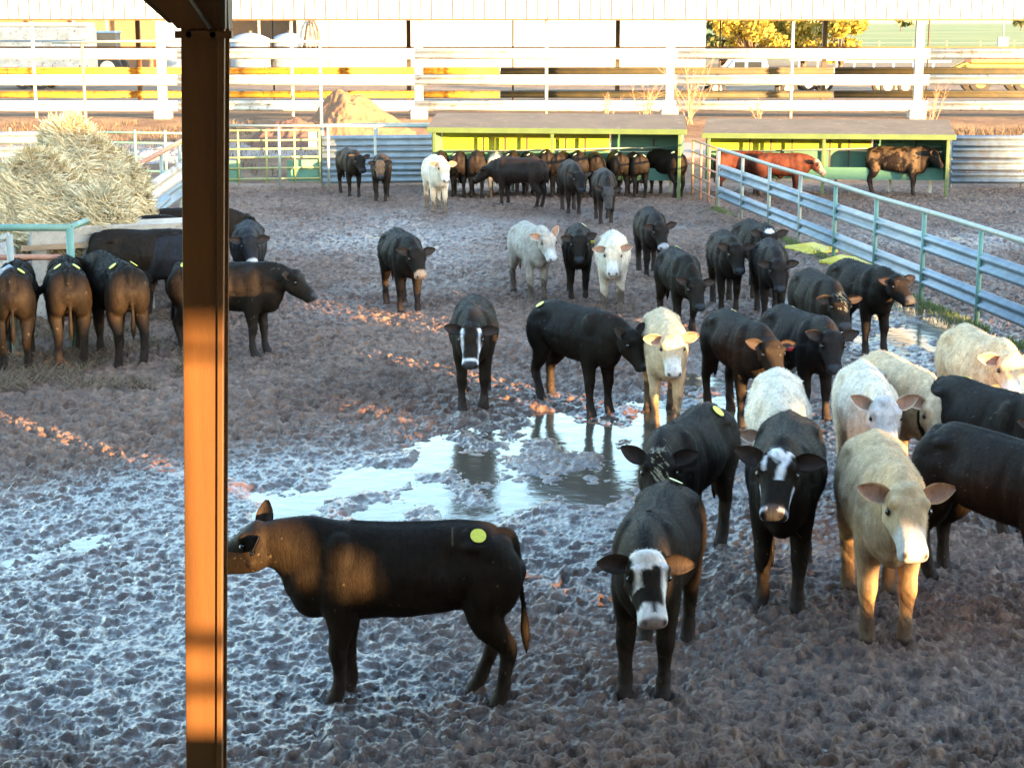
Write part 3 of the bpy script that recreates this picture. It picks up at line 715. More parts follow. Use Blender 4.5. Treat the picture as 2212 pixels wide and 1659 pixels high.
def mudmat():
    m, nt, p = newmat('trampled_mud')
    at = N(nt, 'ShaderNodeAttribute'); at.attribute_name = 'wet'
    tc = N(nt, 'ShaderNodeTexCoord')
    n1 = N(nt, 'ShaderNodeTexNoise', Scale=6.0, Detail=8.0, Roughness=.7); nt.links.new(tc.outputs['Object'], n1.inputs['Vector'])
    r = N(nt, 'ShaderNodeValToRGB'); e = r.color_ramp.elements; e[0].position = .32; e[0].color = (.055, .029, .019, 1); e[1].position = .68; e[1].color = (.29, .170, .112, 1)
    nt.links.new(n1.outputs[0], r.inputs[0])
    n2 = N(nt, 'ShaderNodeTexNoise', Scale=.35, Detail=4.0); nt.links.new(tc.outputs['Object'], n2.inputs['Vector'])
    r2 = N(nt, 'ShaderNodeValToRGB'); r2.color_ramp.elements[0].position = .45; r2.color_ramp.elements[1].position = .62
    nt.links.new(n2.outputs[0], r2.inputs[0])
    mx = N(nt, 'ShaderNodeMix', data_type='RGBA', blend_type='MULTIPLY'); mx.inputs[7].default_value = (.72, .66, .62, 1)
    nt.links.new(r2.outputs[0], mx.inputs[0]); nt.links.new(r.outputs[0], mx.inputs[6])
    mw = N(nt, 'ShaderNodeMix', data_type='RGBA', blend_type='MULTIPLY'); mw.inputs[7].default_value = (.62, .60, .60, 1)
    nt.links.new(at.outputs['Fac'], mw.inputs[0]); nt.links.new(mx.outputs[2], mw.inputs[6]); nt.links.new(mw.outputs[2], p.inputs['Base Color'])
    n3 = N(nt, 'ShaderNodeTexNoise', Scale=22.0, Detail=5.0, Roughness=.6); nt.links.new(tc.outputs['Object'], n3.inputs['Vector'])
    ad = N(nt, 'ShaderNodeMath', operation='MULTIPLY_ADD'); nt.links.new(n3.outputs[0], ad.inputs[0]); ad.inputs[1].default_value = .55
    mm = N(nt, 'ShaderNodeMapRange'); mm.inputs['To Min'].default_value = .52; mm.inputs['To Max'].default_value = .06; nt.links.new(at.outputs['Fac'], mm.inputs[0]); nt.links.new(mm.outputs[0], ad.inputs[2])
    cl = N(nt, 'ShaderNodeClamp'); cl.inputs['Min'].default_value = .10; cl.inputs['Max'].default_value = .95; nt.links.new(ad.outputs[0], cl.inputs[0]); nt.links.new(cl.outputs[0], p.inputs['Roughness'])
    p.inputs['Specular IOR Level'].default_value = .45
    cw = N(nt, 'ShaderNodeMath', operation='MULTIPLY'); nt.links.new(at.outputs['Fac'], cw.inputs[0]); cw.inputs[1].default_value = .5; nt.links.new(cw.outputs[0], p.inputs['Coat Weight']); p.inputs['Coat Roughness'].default_value = .24
    b1 = N(nt, 'ShaderNodeTexNoise', Scale=45.0, Detail=5.0, Roughness=.65); nt.links.new(tc.outputs['Object'], b1.inputs['Vector'])
    b = N(nt, 'ShaderNodeBump', Strength=.9, Distance=.018); nt.links.new(b1.outputs[0], b.inputs['Height']); nt.links.new(b.outputs[0], p.inputs['Normal'])
    return m
def watermat():
    m, nt, p = newmat('muddy_water')
    p.inputs['Base Color'].default_value = (.075, .058, .042, 1); p.inputs['Roughness'].default_value = .11; p.inputs['IOR'].default_value = 1.33; p.inputs['Specular IOR Level'].default_value = .5
    p.inputs['Coat Weight'].default_value = 0
    tc = N(nt, 'ShaderNodeTexCoord'); n = N(nt, 'ShaderNodeTexNoise', Scale=5.0, Detail=3.0); nt.links.new(tc.outputs['Object'], n.inputs['Vector'])
    b = N(nt, 'ShaderNodeBump', Strength=.22, Distance=.02); nt.links.new(n.outputs[0], b.inputs['Height']); nt.links.new(b.outputs[0], p.inputs['Normal'])
    return m
def groundmat():
    m, nt, p = newmat('dirt_and_field')
    tc = N(nt, 'ShaderNodeTexCoord'); sp = N(nt, 'ShaderNodeSeparateXYZ'); nt.links.new(tc.outputs['Object'], sp.inputs[0])
    n1 = N(nt, 'ShaderNodeTexNoise', Scale=.8, Detail=10.0, Roughness=.7); nt.links.new(tc.outputs['Object'], n1.inputs['Vector'])
    r = N(nt, 'ShaderNodeValToRGB'); e = r.color_ramp.elements; e[0].position = .35; e[0].color = (.095, .05, .028, 1); e[1].position = .62; e[1].color = (.24, .145, .08, 1)
    x = e.new(.74); x.color = (.14, .15, .045, 1)
    nt.links.new(n1.outputs[0], r.inputs[0])
    n2 = N(nt, 'ShaderNodeTexNoise', Scale=.02, Detail=8.0); nt.links.new(tc.outputs['Object'], n2.inputs['Vector'])
    r2 = N(nt, 'ShaderNodeValToRGB'); e = r2.color_ramp.elements; e[0].position = .4; e[0].color = (.12, .155, .04, 1); e[1].position = .6; e[1].color = (.19, .20, .06, 1)
    nt.links.new(n2.outputs[0], r2.inputs[0])
    mr = N(nt, 'ShaderNodeMapRange'); mr.inputs['From Min'].default_value = 150; mr.inputs['From Max'].default_value = 240; nt.links.new(sp.outputs['Y'], mr.inputs[0])
    mx = N(nt, 'ShaderNodeMix', data_type='RGBA'); nt.links.new(mr.outputs[0], mx.inputs[0]); nt.links.new(r.outputs[0], mx.inputs[6]); nt.links.new(r2.outputs[0], mx.inputs[7])
    # worn roadway behind the shelters
    nt.links.new(mx.outputs[2], p.inputs['Base Color']); p.inputs['Roughness'].default_value = .95
    b1 = N(nt, 'ShaderNodeTexNoise', Scale=4.0, Detail=8.0, Roughness=.7); nt.links.new(tc.outputs['Object'], b1.inputs['Vector'])
    b = N(nt, 'ShaderNodeBump', Strength=1.0, Distance=.12); nt.links.new(b1.outputs[0], b.inputs['Height']); nt.links.new(b.outputs[0], p.inputs['Normal'])
    return m
build_ground()
mb = MB()
for i in range(30):
    x0 = -75 + i * 5
    mb.poly([(x0, 51.4, gz(51.4) + .012), (x0 + 5, 51.4, gz(51.4) + .012), (x0 + 5, 54.0, gz(54) + .012), (x0, 54.0, gz(54.0) + .012)], .008)
tag(mb.build('track', mat('packed_grey_track', (.26, .23, .21), (.20, .17, .15), .9, 0, .8, .4, 8)), kind='structure')

# ------------------------------------------------------------------ guardrail and fences
WPROF = [(0, .155), (.028, .145), (.075, .105), (.08, .085), (.075, .065), (.012, .022), (.008, 0), (.012, -.022), (.075, -.065), (.08, -.085), (.075, -.105), (.028, -.145), (0, -.155)]
def wprof(k=1.0, sgn=1):
    a = [(x * sgn, z * k) for x, z in WPROF]
    return a + [(x - .006 * sgn, z) for x, z in reversed(a)]
def wbeam(mb, a, b, k=1.0, sgn=1, mi=0): mb.prism(wprof(k, sgn), a, b, mi=mi)

# the long pipe fence on the right
A = G(1550, 453); B = G(2109, 706); d = (B - A) / 7.0
fence = empty('pipe_fence', A, 0, 'long grey-green pipe fence with two blue-grey guardrails crossing the right of the yard', 'fence')
for i in range(13):
    p = d * i; mb = MB(); h = 1.36
    mb.tube([(p.x, p.y, -.15), (p.x, p.y, h)], .036, 12)
    mb.build('post', M['greenpipe'] if i > 3 else M['pipe'], fence, True)
mb = MB(); mb.tube([d * t + Vector((0, 0, 1.385 + .008 * math.sin(t * 2.2))) for t in [k * .5 for k in range(25)]], .040, 12); mb.build('top_rail', M['pipe'], fence, True)
off = d.cross(Vector((0, 0, 1))).normalized(); off = -off if off.x < 0 else off
for z0 in (.90, .38):
    for i in range(0, 12, 4):
        mb = MB(); a = d * (i + .02) + off * (.055 + (.006 if i % 8 else 0)) + Vector((0, 0, z0 + random.Random(i).uniform(-.01, .01))); b = d * (i + 4.06) + off * (.055 + (.006 if i % 8 else 0)) + Vector((0, 0, z0))
        wbeam(mb, a, b, .92, 1 if off.dot(d.cross(Vector((0, 0, 1)))) < 0 else 1)
        mb.build('guardrail', M['galv'], fence, True)
# pipe gate at the far end of that fence
gp = [G(1549, 452), G(1541, 440), G(1517, 432), G(1495, 424)]
gt = empty('pipe_gate', gp[0], 0, 'rusty pink pipe gate between the long fence and the left green shelter', 'gate')
mb = MB(); o0 = gp[0]
tops = 1.38
for q in (0.03, .33, .66, 1.0):
    mb = MB(); c = (gp[3] - o0) * q; mb.tube([(c.x, c.y, .02), (c.x, c.y, tops)], .03, 8); mb.build('upright', M['redpipe'], gt, True)
mb = MB()
for z in (.22, .52, .82, 1.1, 1.38):
    c0 = (gp[3] - o0) * .03; c1 = gp[3] - o0; mb.tube([(c0.x, c0.y, z), (c1.x, c1.y, z)], .024, 8)
mb.build('rail', M['redpipe'], gt, True)

# grey guardrail fence in the middle distance
def rail_fence(name, p0, p1, zs, posts, h, label, m=None, pm=None, sgn=-1, top=None, pipe=.035, beams=True, part='guardrail'):
    r = empty(name, p0, 0, label, 'fence'); dv = p1 - p0
    nn = Vector((dv.y, -dv.x, 0)).normalized()
    if nn.y > 0: nn = -nn
    for z in zs:
        mb = MB()
        if beams:
            wbeam(mb, Vector((0, 0, z)) + nn * .05, dv + Vector((0, 0, z)) + nn * .05, 1, 1)
        else: mb.tube([(0, 0, z), tuple(dv + Vector((0, 0, z)))], pipe * .8, 8)
        mb.build(part, m or M['galv'], r, True)
    for q in posts:
        mb = MB(); c = dv * q; mb.tube([(c.x, c.y, -.1), (c.x, c.y, h)], pipe, 8); mb.build('post', pm or M['pipe'], r, True)
    if top:
        mb = MB(); mb.tube([(0, 0, top), tuple(dv + Vector((0, 0, top)))], pipe * 1.05, 8); mb.build('top_rail', pm or M['pipe'], r, True)
    return r
p0 = G(697, 404); p1 = G(934, 401)
rail_fence('guardrail_fence', p0, p1, (.24, .55, .87, 1.19), (0.01, .5, .99), 1.62, 'fence of four stacked blue-grey guardrails left of the left green shelter', M['galv'], top=1.62)
p0 = G(2052, 409); p1 = G(2330, 409)
rail_fence('guardrail_fence', p0, p1, (.30, .62, .94, 1.24), (0.0, .55, 1), 1.45, 'stacked guardrail fence right of the right green shelter', M['galvdark'])
# gates and frames left of the middle
g0 = G(478, 408); g1 = G(694, 405)
gt = empty('farm_gate', g0, 0, 'wide green farm gate of pipes and sheet right behind the rusty column', 'gate')
dv = g1 - g0
mb = MB()
for i, z in enumerate((.24, .52, .80, 1.02, 1.24, 1.50)):
    mb.tube([(0, 0, z), tuple(dv + Vector((0, 0, z)))], .026, 8)
mb.build('rail', M['sunlit_pipe'], gt, True)
mb = MB()
for q in (.01, .18, .46, .74, .99):
    c = dv * q; mb.tube([(c.x, c.y, .12), (c.x, c.y, 1.52)], .026, 8)
mb.build('upright', M['sunlit_pipe'], gt, True)
for (qa, qb, za, zb, m) in ((0, .20, .16, .72, 'shelter'), (.66, .985, .16, .72, 'shelter'), (.88, .985, 1.05, 1.45, 'galv')):
    mb = MB(); a = dv * qa; b = dv * qb; mb.beam(a + Vector((0, .04, (za + zb) / 2)), b + Vector((0, .04, (za + zb) / 2)), .008, zb - za); mb.build('sheet_panel', M[m], gt)
# tall yellow-lit frame over it
f0 = G(696, 405); ty = f0.y + .15
fr = empty('tall_pipe_frame', (f0.x, ty, 0), 0, 'tall thin pipe frame with a long top rail above the green farm gate', 'frame')
zt = PY(696, 91, ty).z
mb = MB(); mb.tube([(0, 0, -.1), (0, 0, zt)], .04, 10); mb.build('post', M['pipe'], fr, True)
mb = MB(); mb.tube([(0, 0, zt), (-2.6, 0, zt + .03), (-5.0, .05, zt + .01), (-7.0, .1, zt - .02)], .036, 10); mb.build('top_rail', M['pipe'], fr, True)
c = PY(177, 90, ty + .1); mb = MB(); mb.tube([(c.x - f0.x, .1, 0), (c.x - f0.x, .1, c.z)], .04, 10); mb.build('post', M['redpipe'], fr, True)
# faded green fence behind the hay and rails at the far left
p0 = PY(120, 430, 45); p0.z = 0; p1 = PY(478, 430, 44); p1.z = 0
rail_fence('green_fence', p0, p1, (.25, .6, .95, 1.3, 1.55), (0, .25, .5, .68, .85, .99), 1.62, 'faded green pipe fence beyond the hay and the feed ramp', M['greenpipe'], M['greenpipe'], beams=False, part='rail')
p0 = PY(-60, 430, 43); p0.z = 0; p1 = PY(118, 430, 43.5); p1.z = 0
rail_fence('guardrail_fence', p0, p1, (.45, .8, 1.15, 1.5), (.1, .5, .99), 1.75, 'rusty brown guardrail fence at the far left behind the hay', M['galvdark'], M['redpipe'])
p0 = PY(478, 272, 46.0); z1 = p0.z; p0.z = 0; p1 = PY(940, 285, 45.6); p1.z = 0
rail_fence('pipe_rail', p0, p1, (), (0.02, .27, .5, .72), z1, 'single brown pipe rail on posts along the foot of the dirt bank', M['redpipe'], M['pipe'], top=z1)

# ------------------------------------------------------------------ green feed shelters
def shelter(pl, pr, eave_py, label, depth=1.3, panel_from=.32, shade_from=.70):
    a = G(*pl); b = G(*pr); dv = b - a; L = dv.length; rz = math.atan2(dv.y, dv.x)
    r = empty('feed_shelter', a, rz, label, 'feed shelter', 'green feed shelters')
    he = PY(pl[0], eave_py, a.y).z; hr = he + .34
    # roof sheet, gable ends, fascia
    mb = MB(); mb.poly([(-.12, -.10, he + .02), (L + .12, -.10, he + .02), (L + .02, depth * .55, hr), (-.02, depth * .55, hr)], .03)
    mb.poly([(-.02, depth * .55, hr), (L + .02, depth * .55, hr), (L + .02, depth, hr - .30), (-.02, depth, hr - .30)], .03)
    mb.build('roof', M['shelterroof'], r)
    mb = MB(); mb.box((L / 2, -.11, he - .045), (L + .26, .035, .13)); bevel(mb.build('fascia', M['fascia'], r), .006)
    for x in (0, L):
        mb = MB(); mb.poly([(x, .05, .42), (x, depth, .42), (x, depth, hr - .34), (x, depth * .55, hr - .04), (x, .05, he - .03)], .03)
        mb.build('end_panel', M['shelter'], r)
    # back wall: lower solid, upper panel coloured sunlit at left, as end-panel shadow at right
    mb = MB(); mb.box((L / 2, depth - .03, .78), (L - .04, .03, .56)); mb.build('back_wall', M['shelter'], r)
    mb = MB(); mb.box((L * shade_from / 2, depth - .05, (1.065 + hr - .36) / 2), (L * shade_from - .04, .025, hr - .36 - 1.07)); mb.build('sunlit_back_panel', M['sunlit_panel'], r)
    mb = MB(); mb.box((L * (1 + shade_from) / 2, depth - .045, (1.065 + hr - .36) / 2), (L * (1 - shade_from) - .04, .03, hr - .36 - 1.07)); mb.build('shaded_back_panel', M['shelter'], r)
    for q in (0.0, .485, 1.0):
        mb = MB(); mb.box((q * L + (.045 if q == 0 else (-.045 if q == 1 else 0)), -.04, he / 2 - .06), (.075, .075, he - .08)); bevel(mb.build('post', M['fascia'], r), .006)
    for q in (.18, .27, .36, .52, .60, .88):
        mb = MB(); mb.box((q * L, depth * .82, .95), (.045, .045, .9)); mb.build('divider', M['darksteel'], r)
    mb = MB(); mb.box((L / 2, depth * .72, .42), (L - .1, depth * .42, .05)); mb.box((L / 2, depth * .48, .55), (L - .1, .04, .30)); mb.build('feed_trough', M['shelter'], r)
    for q in (.06, .3, .55, .78, .95):
        mb = MB(); mb.box((q * L, depth * .9, .2), (.07, .07, .42)); mb.build('leg', M['pipe'], r)
    mb = MB(); mb.tube([(.1, depth * .62, 1.05), (L * .45, depth * .62, 1.12), (L - .1, depth * .6, 1.22)], .018, 8); mb.build('neck_rail', M['pipe'], r, True)
    return r
shelter((936, 424), (1470, 431), 277, 'long green feed shelter with a row of cattle rumps lined up under it')
shelter((1525, 424), (2046, 430), 289, 'green feed shelter on the right with the red cattle and a mangy black one')

# ------------------------------------------------------------------ white barn: columns, sheet skirt, guardrails
BY = 59.0; bz = gz(BY)
barn = empty('open_barn', (0, BY, bz), 0, 'long open-sided barn with white columns, white guardrails and a white sheet skirt', 'barn')
zb = PY(1106, 41, BY).z - bz
mb = MB()
for i in range(-26, 30):
    for k in range(4):
        pass
seg = .345
x0 = -24.0
prof = []
n = int(50 / seg)
for i in range(n):
    x = x0 + i * seg
    prof += [(x, 0), (x + seg - .035, 0), (x + seg - .033, .07), (x + seg - .003, .07)]
vs = [(x, -.18 + y, zb) for x, y in prof] + [(x, -.18 + y, zb + 2.2) for x, y in prof]
k = len(prof); mb.add(vs, [(i, i + 1, k + i + 1, k + i) for i in range(k - 1)])
mb.mi = [1 if i % 4 in (1, 2) else 0 for i in range(k - 1)]  # groove faces take the painted shade
sk = mb.build('sheet_skirt', [M['whitesheet'], M['groove_shade']], barn)
sm_ = sk.modifiers.new('s', 'SOLIDIFY'); sm_.thickness = .004
mb = MB(); mb.box((1, -.14, zb - .03), (50, .10, .06)); mb.build('skirt_beam', M['rust'], barn)
mb = MB(); mb.poly([(-24, -.25, zb + 2.25), (26, -.25, zb + 2.25), (26, 12.5, zb + 3.4), (-24, 12.5, zb + 3.4)], .06); mb.build('roof', M['whitesheet'], barn)
for px in (-318, 350, 905, 1447, 1983, 2560):
    x = xat(px, 150, BY, 2.5)
    mb = MB(); W2 = .26
    mb.box((x, -.11, zb / 2 + .2), (W2, .02, zb + .4)); mb.box((x, .11, zb / 2 + .2), (W2, .02, zb + .4)); mb.box((x, 0, zb / 2 + .2), (.02, .2, zb + .4))
    c = mb.build('column', M['white'], barn)
    mb = MB(); mb.box((x, 0, .05), (.55, .5, .62)); bevel(mb.build('concrete_base', M['concrete'], c), .03)
for px in (-195, 74, 631, 1180, 1710, 2290):
    x = xat(px, 150, BY, 2.5)
    mb = MB(); mb.tube([(x, .02, -.1), (x, .02, zb)], .055, 10); mb.build('post', M['white'], barn, True)
for py in (229, 173, 117):
    z = PY(1106, py, BY).z - bz
    for xa, xb in ((-24, -11.0), (-11.0, -3.2), (-3.2, 5.4), (5.4, 13.7), (13.7, 26)):
        mb = MB(); a = Vector((xa + .01, -.13, z)); b = Vector((xb - .01, -.13, z)); wbeam(mb, a, b, 1.12, 1)
        mb.build('guardrail', M['white'], barn, True)
# far side of the same barn
BY2 = 71.0
far = empty('far_barn_side', (0, BY2, gz(BY2)), 0, 'far side of the open barn: dark posts, rails coloured sunlit ochre left and shaded right', 'fence')
zf = 4.9
for px in (883, 1334, 1780, 300, -150, 2330):
    mb = MB(); x = xat(px, 80, BY2, 3); mb.box((x, 0, zf / 2 - .1), (.17, .17, zf)); mb.build('post', M['darksteel'] if px > 500 else M['rust'], far)
for px in (1108, 1555, 2005, 590):
    mb = MB(); x = xat(px, 80, BY2, 3); mb.tube([(x, .05, -.1), (x, .05, zf)], .035, 8); mb.build('pipe_post', M['darksteel'], far, True)
for py in (154, 204, 103):
    z = PY(1106, py, BY2).z - gz(BY2)
    xs = [xat(px, py, BY2, 2) for px in (-200, 430, 900, 1080, 1800, 2600)]
    if py == 103:
        mb = MB(); mb.box(((xs[0] + xs[-1]) / 2, -.1, z), (xs[-1] - xs[0], .05, .06)); mb.build('thin_rail', M['rust'], far); continue
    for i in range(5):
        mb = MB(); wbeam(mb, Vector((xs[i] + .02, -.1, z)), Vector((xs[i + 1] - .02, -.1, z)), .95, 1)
        mb.build('guardrail', M['sunlit_rail'] if i < 3 else M['shaded_rail'], far, True)  # left rails coloured as sunlit, right ones as shaded

# ------------------------------------------------------------------ dirt heaps
def mound(name, cx, cy, z0, rx, ry, h, label, m, seed, lump=.22, power=1.0, group=None, skew=0.0, cat='dirt heap', res=90):
    us = np.linspace(-1.15, 1.15, res); X, Y = np.meshgrid(us, us)
    rr = np.hypot(X - skew * (1 - Y ** 2) * 0, Y)
    hh = np.clip(1 - rr ** power, -.15, 1)
    nz = (fbm(X * 3 + seed, Y * 3, seed, 5) - .5) * lump * 2 + (fbm(X * 11 + seed, Y * 11, seed + 3, 4) - .5) * lump * .8
    Z = h * (hh + nz * np.clip(hh * 3 + .3, 0, 1))
    vs = np.stack([X * rx + skew * rx * hh, Y * ry, Z], -1).reshape(-1, 3); i = (np.arange(res - 1)[:, None] * res + np.arange(res - 1)[None, :]).ravel()
    me = bpy.data.meshes.new(name); me.from_pydata([tuple(v) for v in vs], [], [(int(k), int(k + 1), int(k + res + 1), int(k + res)) for k in i])
    me.polygons.foreach_set('use_smooth', [True] * len(me.polygons))
    o = link_mesh(name, me, m); o.location = (cx, cy, z0); return tag(o, label, cat, group)
c = PY(768, 265, 55.5); ph = PY(745, 195, 55.5).z - gz(55.5)
mound('dirt_heap', c.x + .1, 55.5, gz(55.5) - .1, 2.0, 1.8, ph + .15, 'tall orange dirt heap left of the first white column base', M['dirt'], 3, .20, 1.05, skew=-.28, res=140)
c = PY(640, 262, 54.5)
mound('dirt_heap', c.x, 54.3, gz(54.3) - .12, 1.7, 1.6, .85, 'low dark heap of manure and clods beside the tall orange heap', M['darkdirt'], 8, .28, 1.0)
c = PY(420, 268, 52)
mound('rubble_heap', c.x - .5, 51.2, gz(51.2) - .1, 2.3, .9, .42, 'low grey rubble strewn behind the green fence', mat('grey_rubble', (.30, .29, .29), (.12, .11, .11), .9, 0, 9, 1, 10), 12, .5, 1.4, cat='rubble heap')

# ------------------------------------------------------------------ shrubs and grass
def twigs(name, at, h, n, label, seed, m='twig', spread=.5, group=None):
    rnd = random.Random(seed); mb = MB()
    for i in range(n):
        a = rnd.uniform(0, 2 * math.pi); p = Vector((rnd.gauss(0, .08), rnd.gauss(0, .08), 0)); dr = Vector((math.cos(a) * spread * rnd.random(), math.sin(a) * spread * rnd.random(), 1)).normalized()
        hh = h * rnd.uniform(.5, 1); pts = [p.copy()]
        for k in range(6):
            dr = (dr + Vector((rnd.gauss(0, .12), rnd.gauss(0, .12), .02))).normalized(); p = p + dr * hh / 6; pts.append(p.copy())
        mb.tube(pts, [.012 * (1 - k / 7) + .003 for k in range(7)], 4)
        for k in range(2, 7):
            for q in range(3):
                dd = (dr + Vector((rnd.gauss(0, .8), rnd.gauss(0, .8), rnd.gauss(.1, .4)))).normalized(); l = hh * rnd.uniform(.1, .26)
                mb.tube([pts[k], pts[k] + dd * l * .5, pts[k] + dd * l + Vector((0, 0, .02))], [.006, .004, .002], 4)
    o = mb.build(name, M[m]); o.location = at; tag(o, label, 'shrub', group); return o
for i, (px, py, h, n, lb) in enumerate(((1395, 258, 1.5, 9, 'bare reddish shrub just left of the second white column base from the right'), (1488, 256, 2.3, 12, 'tallest bare pinkish shrub right of the column between the two shelters'),
                                        (1310, 240, 1.1, 6, 'small bare weed above the middle of the left shelter roof'), (1640, 250, .8, 7, 'short dry weed behind the right shelter roof'), (2010, 262, 1.4, 7, 'bare forked weed right of the rightmost white column'))):
    c = PY(px, 250, 57.6); twigs('bare_shrub', (c.x, 57.6, gz(57.6)), h, n, lb, 40 + i, group='bare shrubs along the white barn')
def blades(name, pts, h, label, m, seed, w=.006, kind='stuff', lean=.5):
    rnd = random.Random(seed); vs = []; fs = []
    for p in pts:
        a = rnd.uniform(0, 6.28); l = h * rnd.uniform(.4, 1); dx = math.cos(a) * lean * l; dy = math.sin(a) * lean * l; b = rnd.uniform(0, 3.14); wx = math.cos(b) * w; wy = math.sin(b) * w
        k = len(vs); vs += [(p[0] - wx, p[1] - wy, p[2]), (p[0] + wx, p[1] + wy, p[2]), (p[0] + dx * .5 + wx * .7, p[1] + dy * .5 + wy * .7, p[2] + l * .6), (p[0] + dx * .5 - wx * .7, p[1] + dy * .5 - wy * .7, p[2] + l * .6), (p[0] + dx, p[1] + dy, p[2] + l)]
        fs += [(k, k + 1, k + 2, k + 3), (k + 3, k + 2, k + 4)]
    me = bpy.data.meshes.new(name); me.from_pydata(vs, [], fs); o = link_mesh(name, me, M[m]); tag(o, label, name.replace('_', ' '), kind=kind); return o
rnd = random.Random(5); pts = []
for i in range(9000):
    t = rnd.random(); q = A + d * 12 * t; g = .12 + .5 * vnoise(np.array([t * 40.0]), np.array([1.0]), 9)[0]
    if vnoise(np.array([t * 26.0]), np.array([5.0]), 19)[0] < .42: continue
    pts.append((q.x - .10 - abs(rnd.gauss(0, .17)) * g * 2 + .12, q.y + rnd.gauss(0, .12), .015))
blades('grass', pts, .11, 'short green grass growing along the foot of the long pipe fence', 'grass', 3)
pts = [(rnd.uniform(10.5, 24), rnd.uniform(48.5, 56), 0) for i in range(14000)]; pts = [(x, y, gz(y)) for x, y, z in pts if vnoise(np.array([x * .9]), np.array([y * .9]), 29)[0] > .40]
blades('dry_grass', pts, .32, 'dry yellow grass on the bank behind the right shelter', 'litter', 4, .012)
pts = [(rnd.uniform(-26, -4), rnd.uniform(48.5, 58), 0) for i in range(9000)]; pts = [(x, y, gz(y)) for x, y, z in pts if vnoise(np.array([x * .9]), np.array([y * .9]), 30)[0] > .5]
blades('dry_grass', pts, .22, 'dry grass and weeds on the bank behind the left fences', 'litter', 6, .012)

# ------------------------------------------------------------------ hay
def hay_stack(name, c, r, label, seed, n, pwr=2.6, tilt=0.0, z0=0.0):
    rnd = random.Random(seed)
    root = empty(name, c, 0, label, 'hay bale', 'loosened hay bales in the feeder')
    nu, nv_ = 48, 28; vs = []; fs = []
    def surf(u, v, push=0.0):
        cu, su, cv, sv = math.cos(u), math.sin(u), math.cos(v), math.sin(v)
        f = lambda c_: math.copysign(abs(c_) ** (2 / pwr), c_)
        x = f(cu) * f(cv); y = f(su) * f(cv); z = f(sv)
        k = 1 + .24 * (mnoise.fractal(Vector((x * 1.6 + seed, y * 1.6, z * 1.6)), 1.0, 2.0, 4)) + push
        tp = 1 - .42 * max(-.6, z) if r[2] > .6 else 1
        return Vector((x * r[0] * k * tp + tilt * z * r[2], y * r[1] * k * tp, z * r[2] * k))
    for j in range(nv_ + 1):
        for i in range(nu): vs.append(surf(2 * math.pi * i / nu, -math.pi / 2 + math.pi * j / nv_))
    for j in range(nv_):
        for i in range(nu): fs.append((j * nu + i, j * nu + (i + 1) % nu, (j + 1) * nu + (i + 1) % nu, (j + 1) * nu + i))
    mb = MB(); mb.add(vs, fs); mb.build('packed_core', M['haycore'], root, True)
    vs = []; fs = []
    for i in range(n):
        u = rnd.uniform(0, 2 * math.pi); v = math.asin(rnd.uniform(-.9, 1)); p = surf(u, v, rnd.uniform(-.02, .05))
        e = .02; tu = (surf(u + e, v) - surf(u, v)); tv = (surf(u, v + e) - surf(u, v)); nr = tu.cross(tv)
        if nr.length < 1e-9: continue
        nr.normalize(); tu.normalize(); tv = nr.cross(tu)
        sw = mnoise.noise(Vector((u * 2.5, v * 3.5, seed))) * 2.2
        a = sw + rnd.gauss(.5, .75); dr = tu * math.cos(a) + tv * math.sin(a); L = rnd.uniform(.16, .62); w = rnd.uniform(.0025, .0075)
        dn = Vector((0, 0, -1)); dn = dn - nr * dn.dot(nr); dr = (dr * .8 + dn * .9 + tu * .5).normalized()
        wd_ = nr.cross(dr).normalized() * w; k = len(vs); lift = rnd.uniform(.0, .04) if rnd.random() < .85 else rnd.uniform(.04, .13)
        for q in range(4):
            t = q / 3; pt = p + dr * L * (t - .5) + nr * (.006 + lift * (4 * (t - .5) ** 2 if rnd.random() < .8 else t)) + Vector((0, 0, -.10 * L * t * (1 if nr.z < .6 else 0)))
            vs += [pt - wd_, pt + wd_]
        for q in range(3): fs.append((k + 2 * q, k + 2 * q + 1, k + 2 * q + 3, k + 2 * q + 2))
    mb = MB(); mb.add(vs, fs)
    me = bpy.data.meshes.new('stalks'); me.from_pydata([tuple(v) for v in vs], [], fs); so_ = link_mesh('stalks', me, M['hay'], root); so_['kind'] = 'stuff'
    return root
HY = 26.0
c = PY(100, 455, HY); hay_stack('hay_bale', (c.x, HY, c.z), (.95, .85, .70), 'nearest and largest mound of loose pale hay on the feed bunk', 7, 30000, 1.75, -.30)
c = PY(190, 375, HY + 2.2); hay_stack('hay_bale', (c.x, HY + 2.2, c.z), (.72, .8, .76), 'hay mound behind the largest one, its top lit orange', 11, 22000, 1.8, -.45)
c = PY(215, 478, HY - .3); hay_stack('hay_bale', (c.x, HY - .3, c.z), (.36, .45, .42), 'small clump of hay hanging over the right end of the feed bunk', 15, 6000, 2.2)
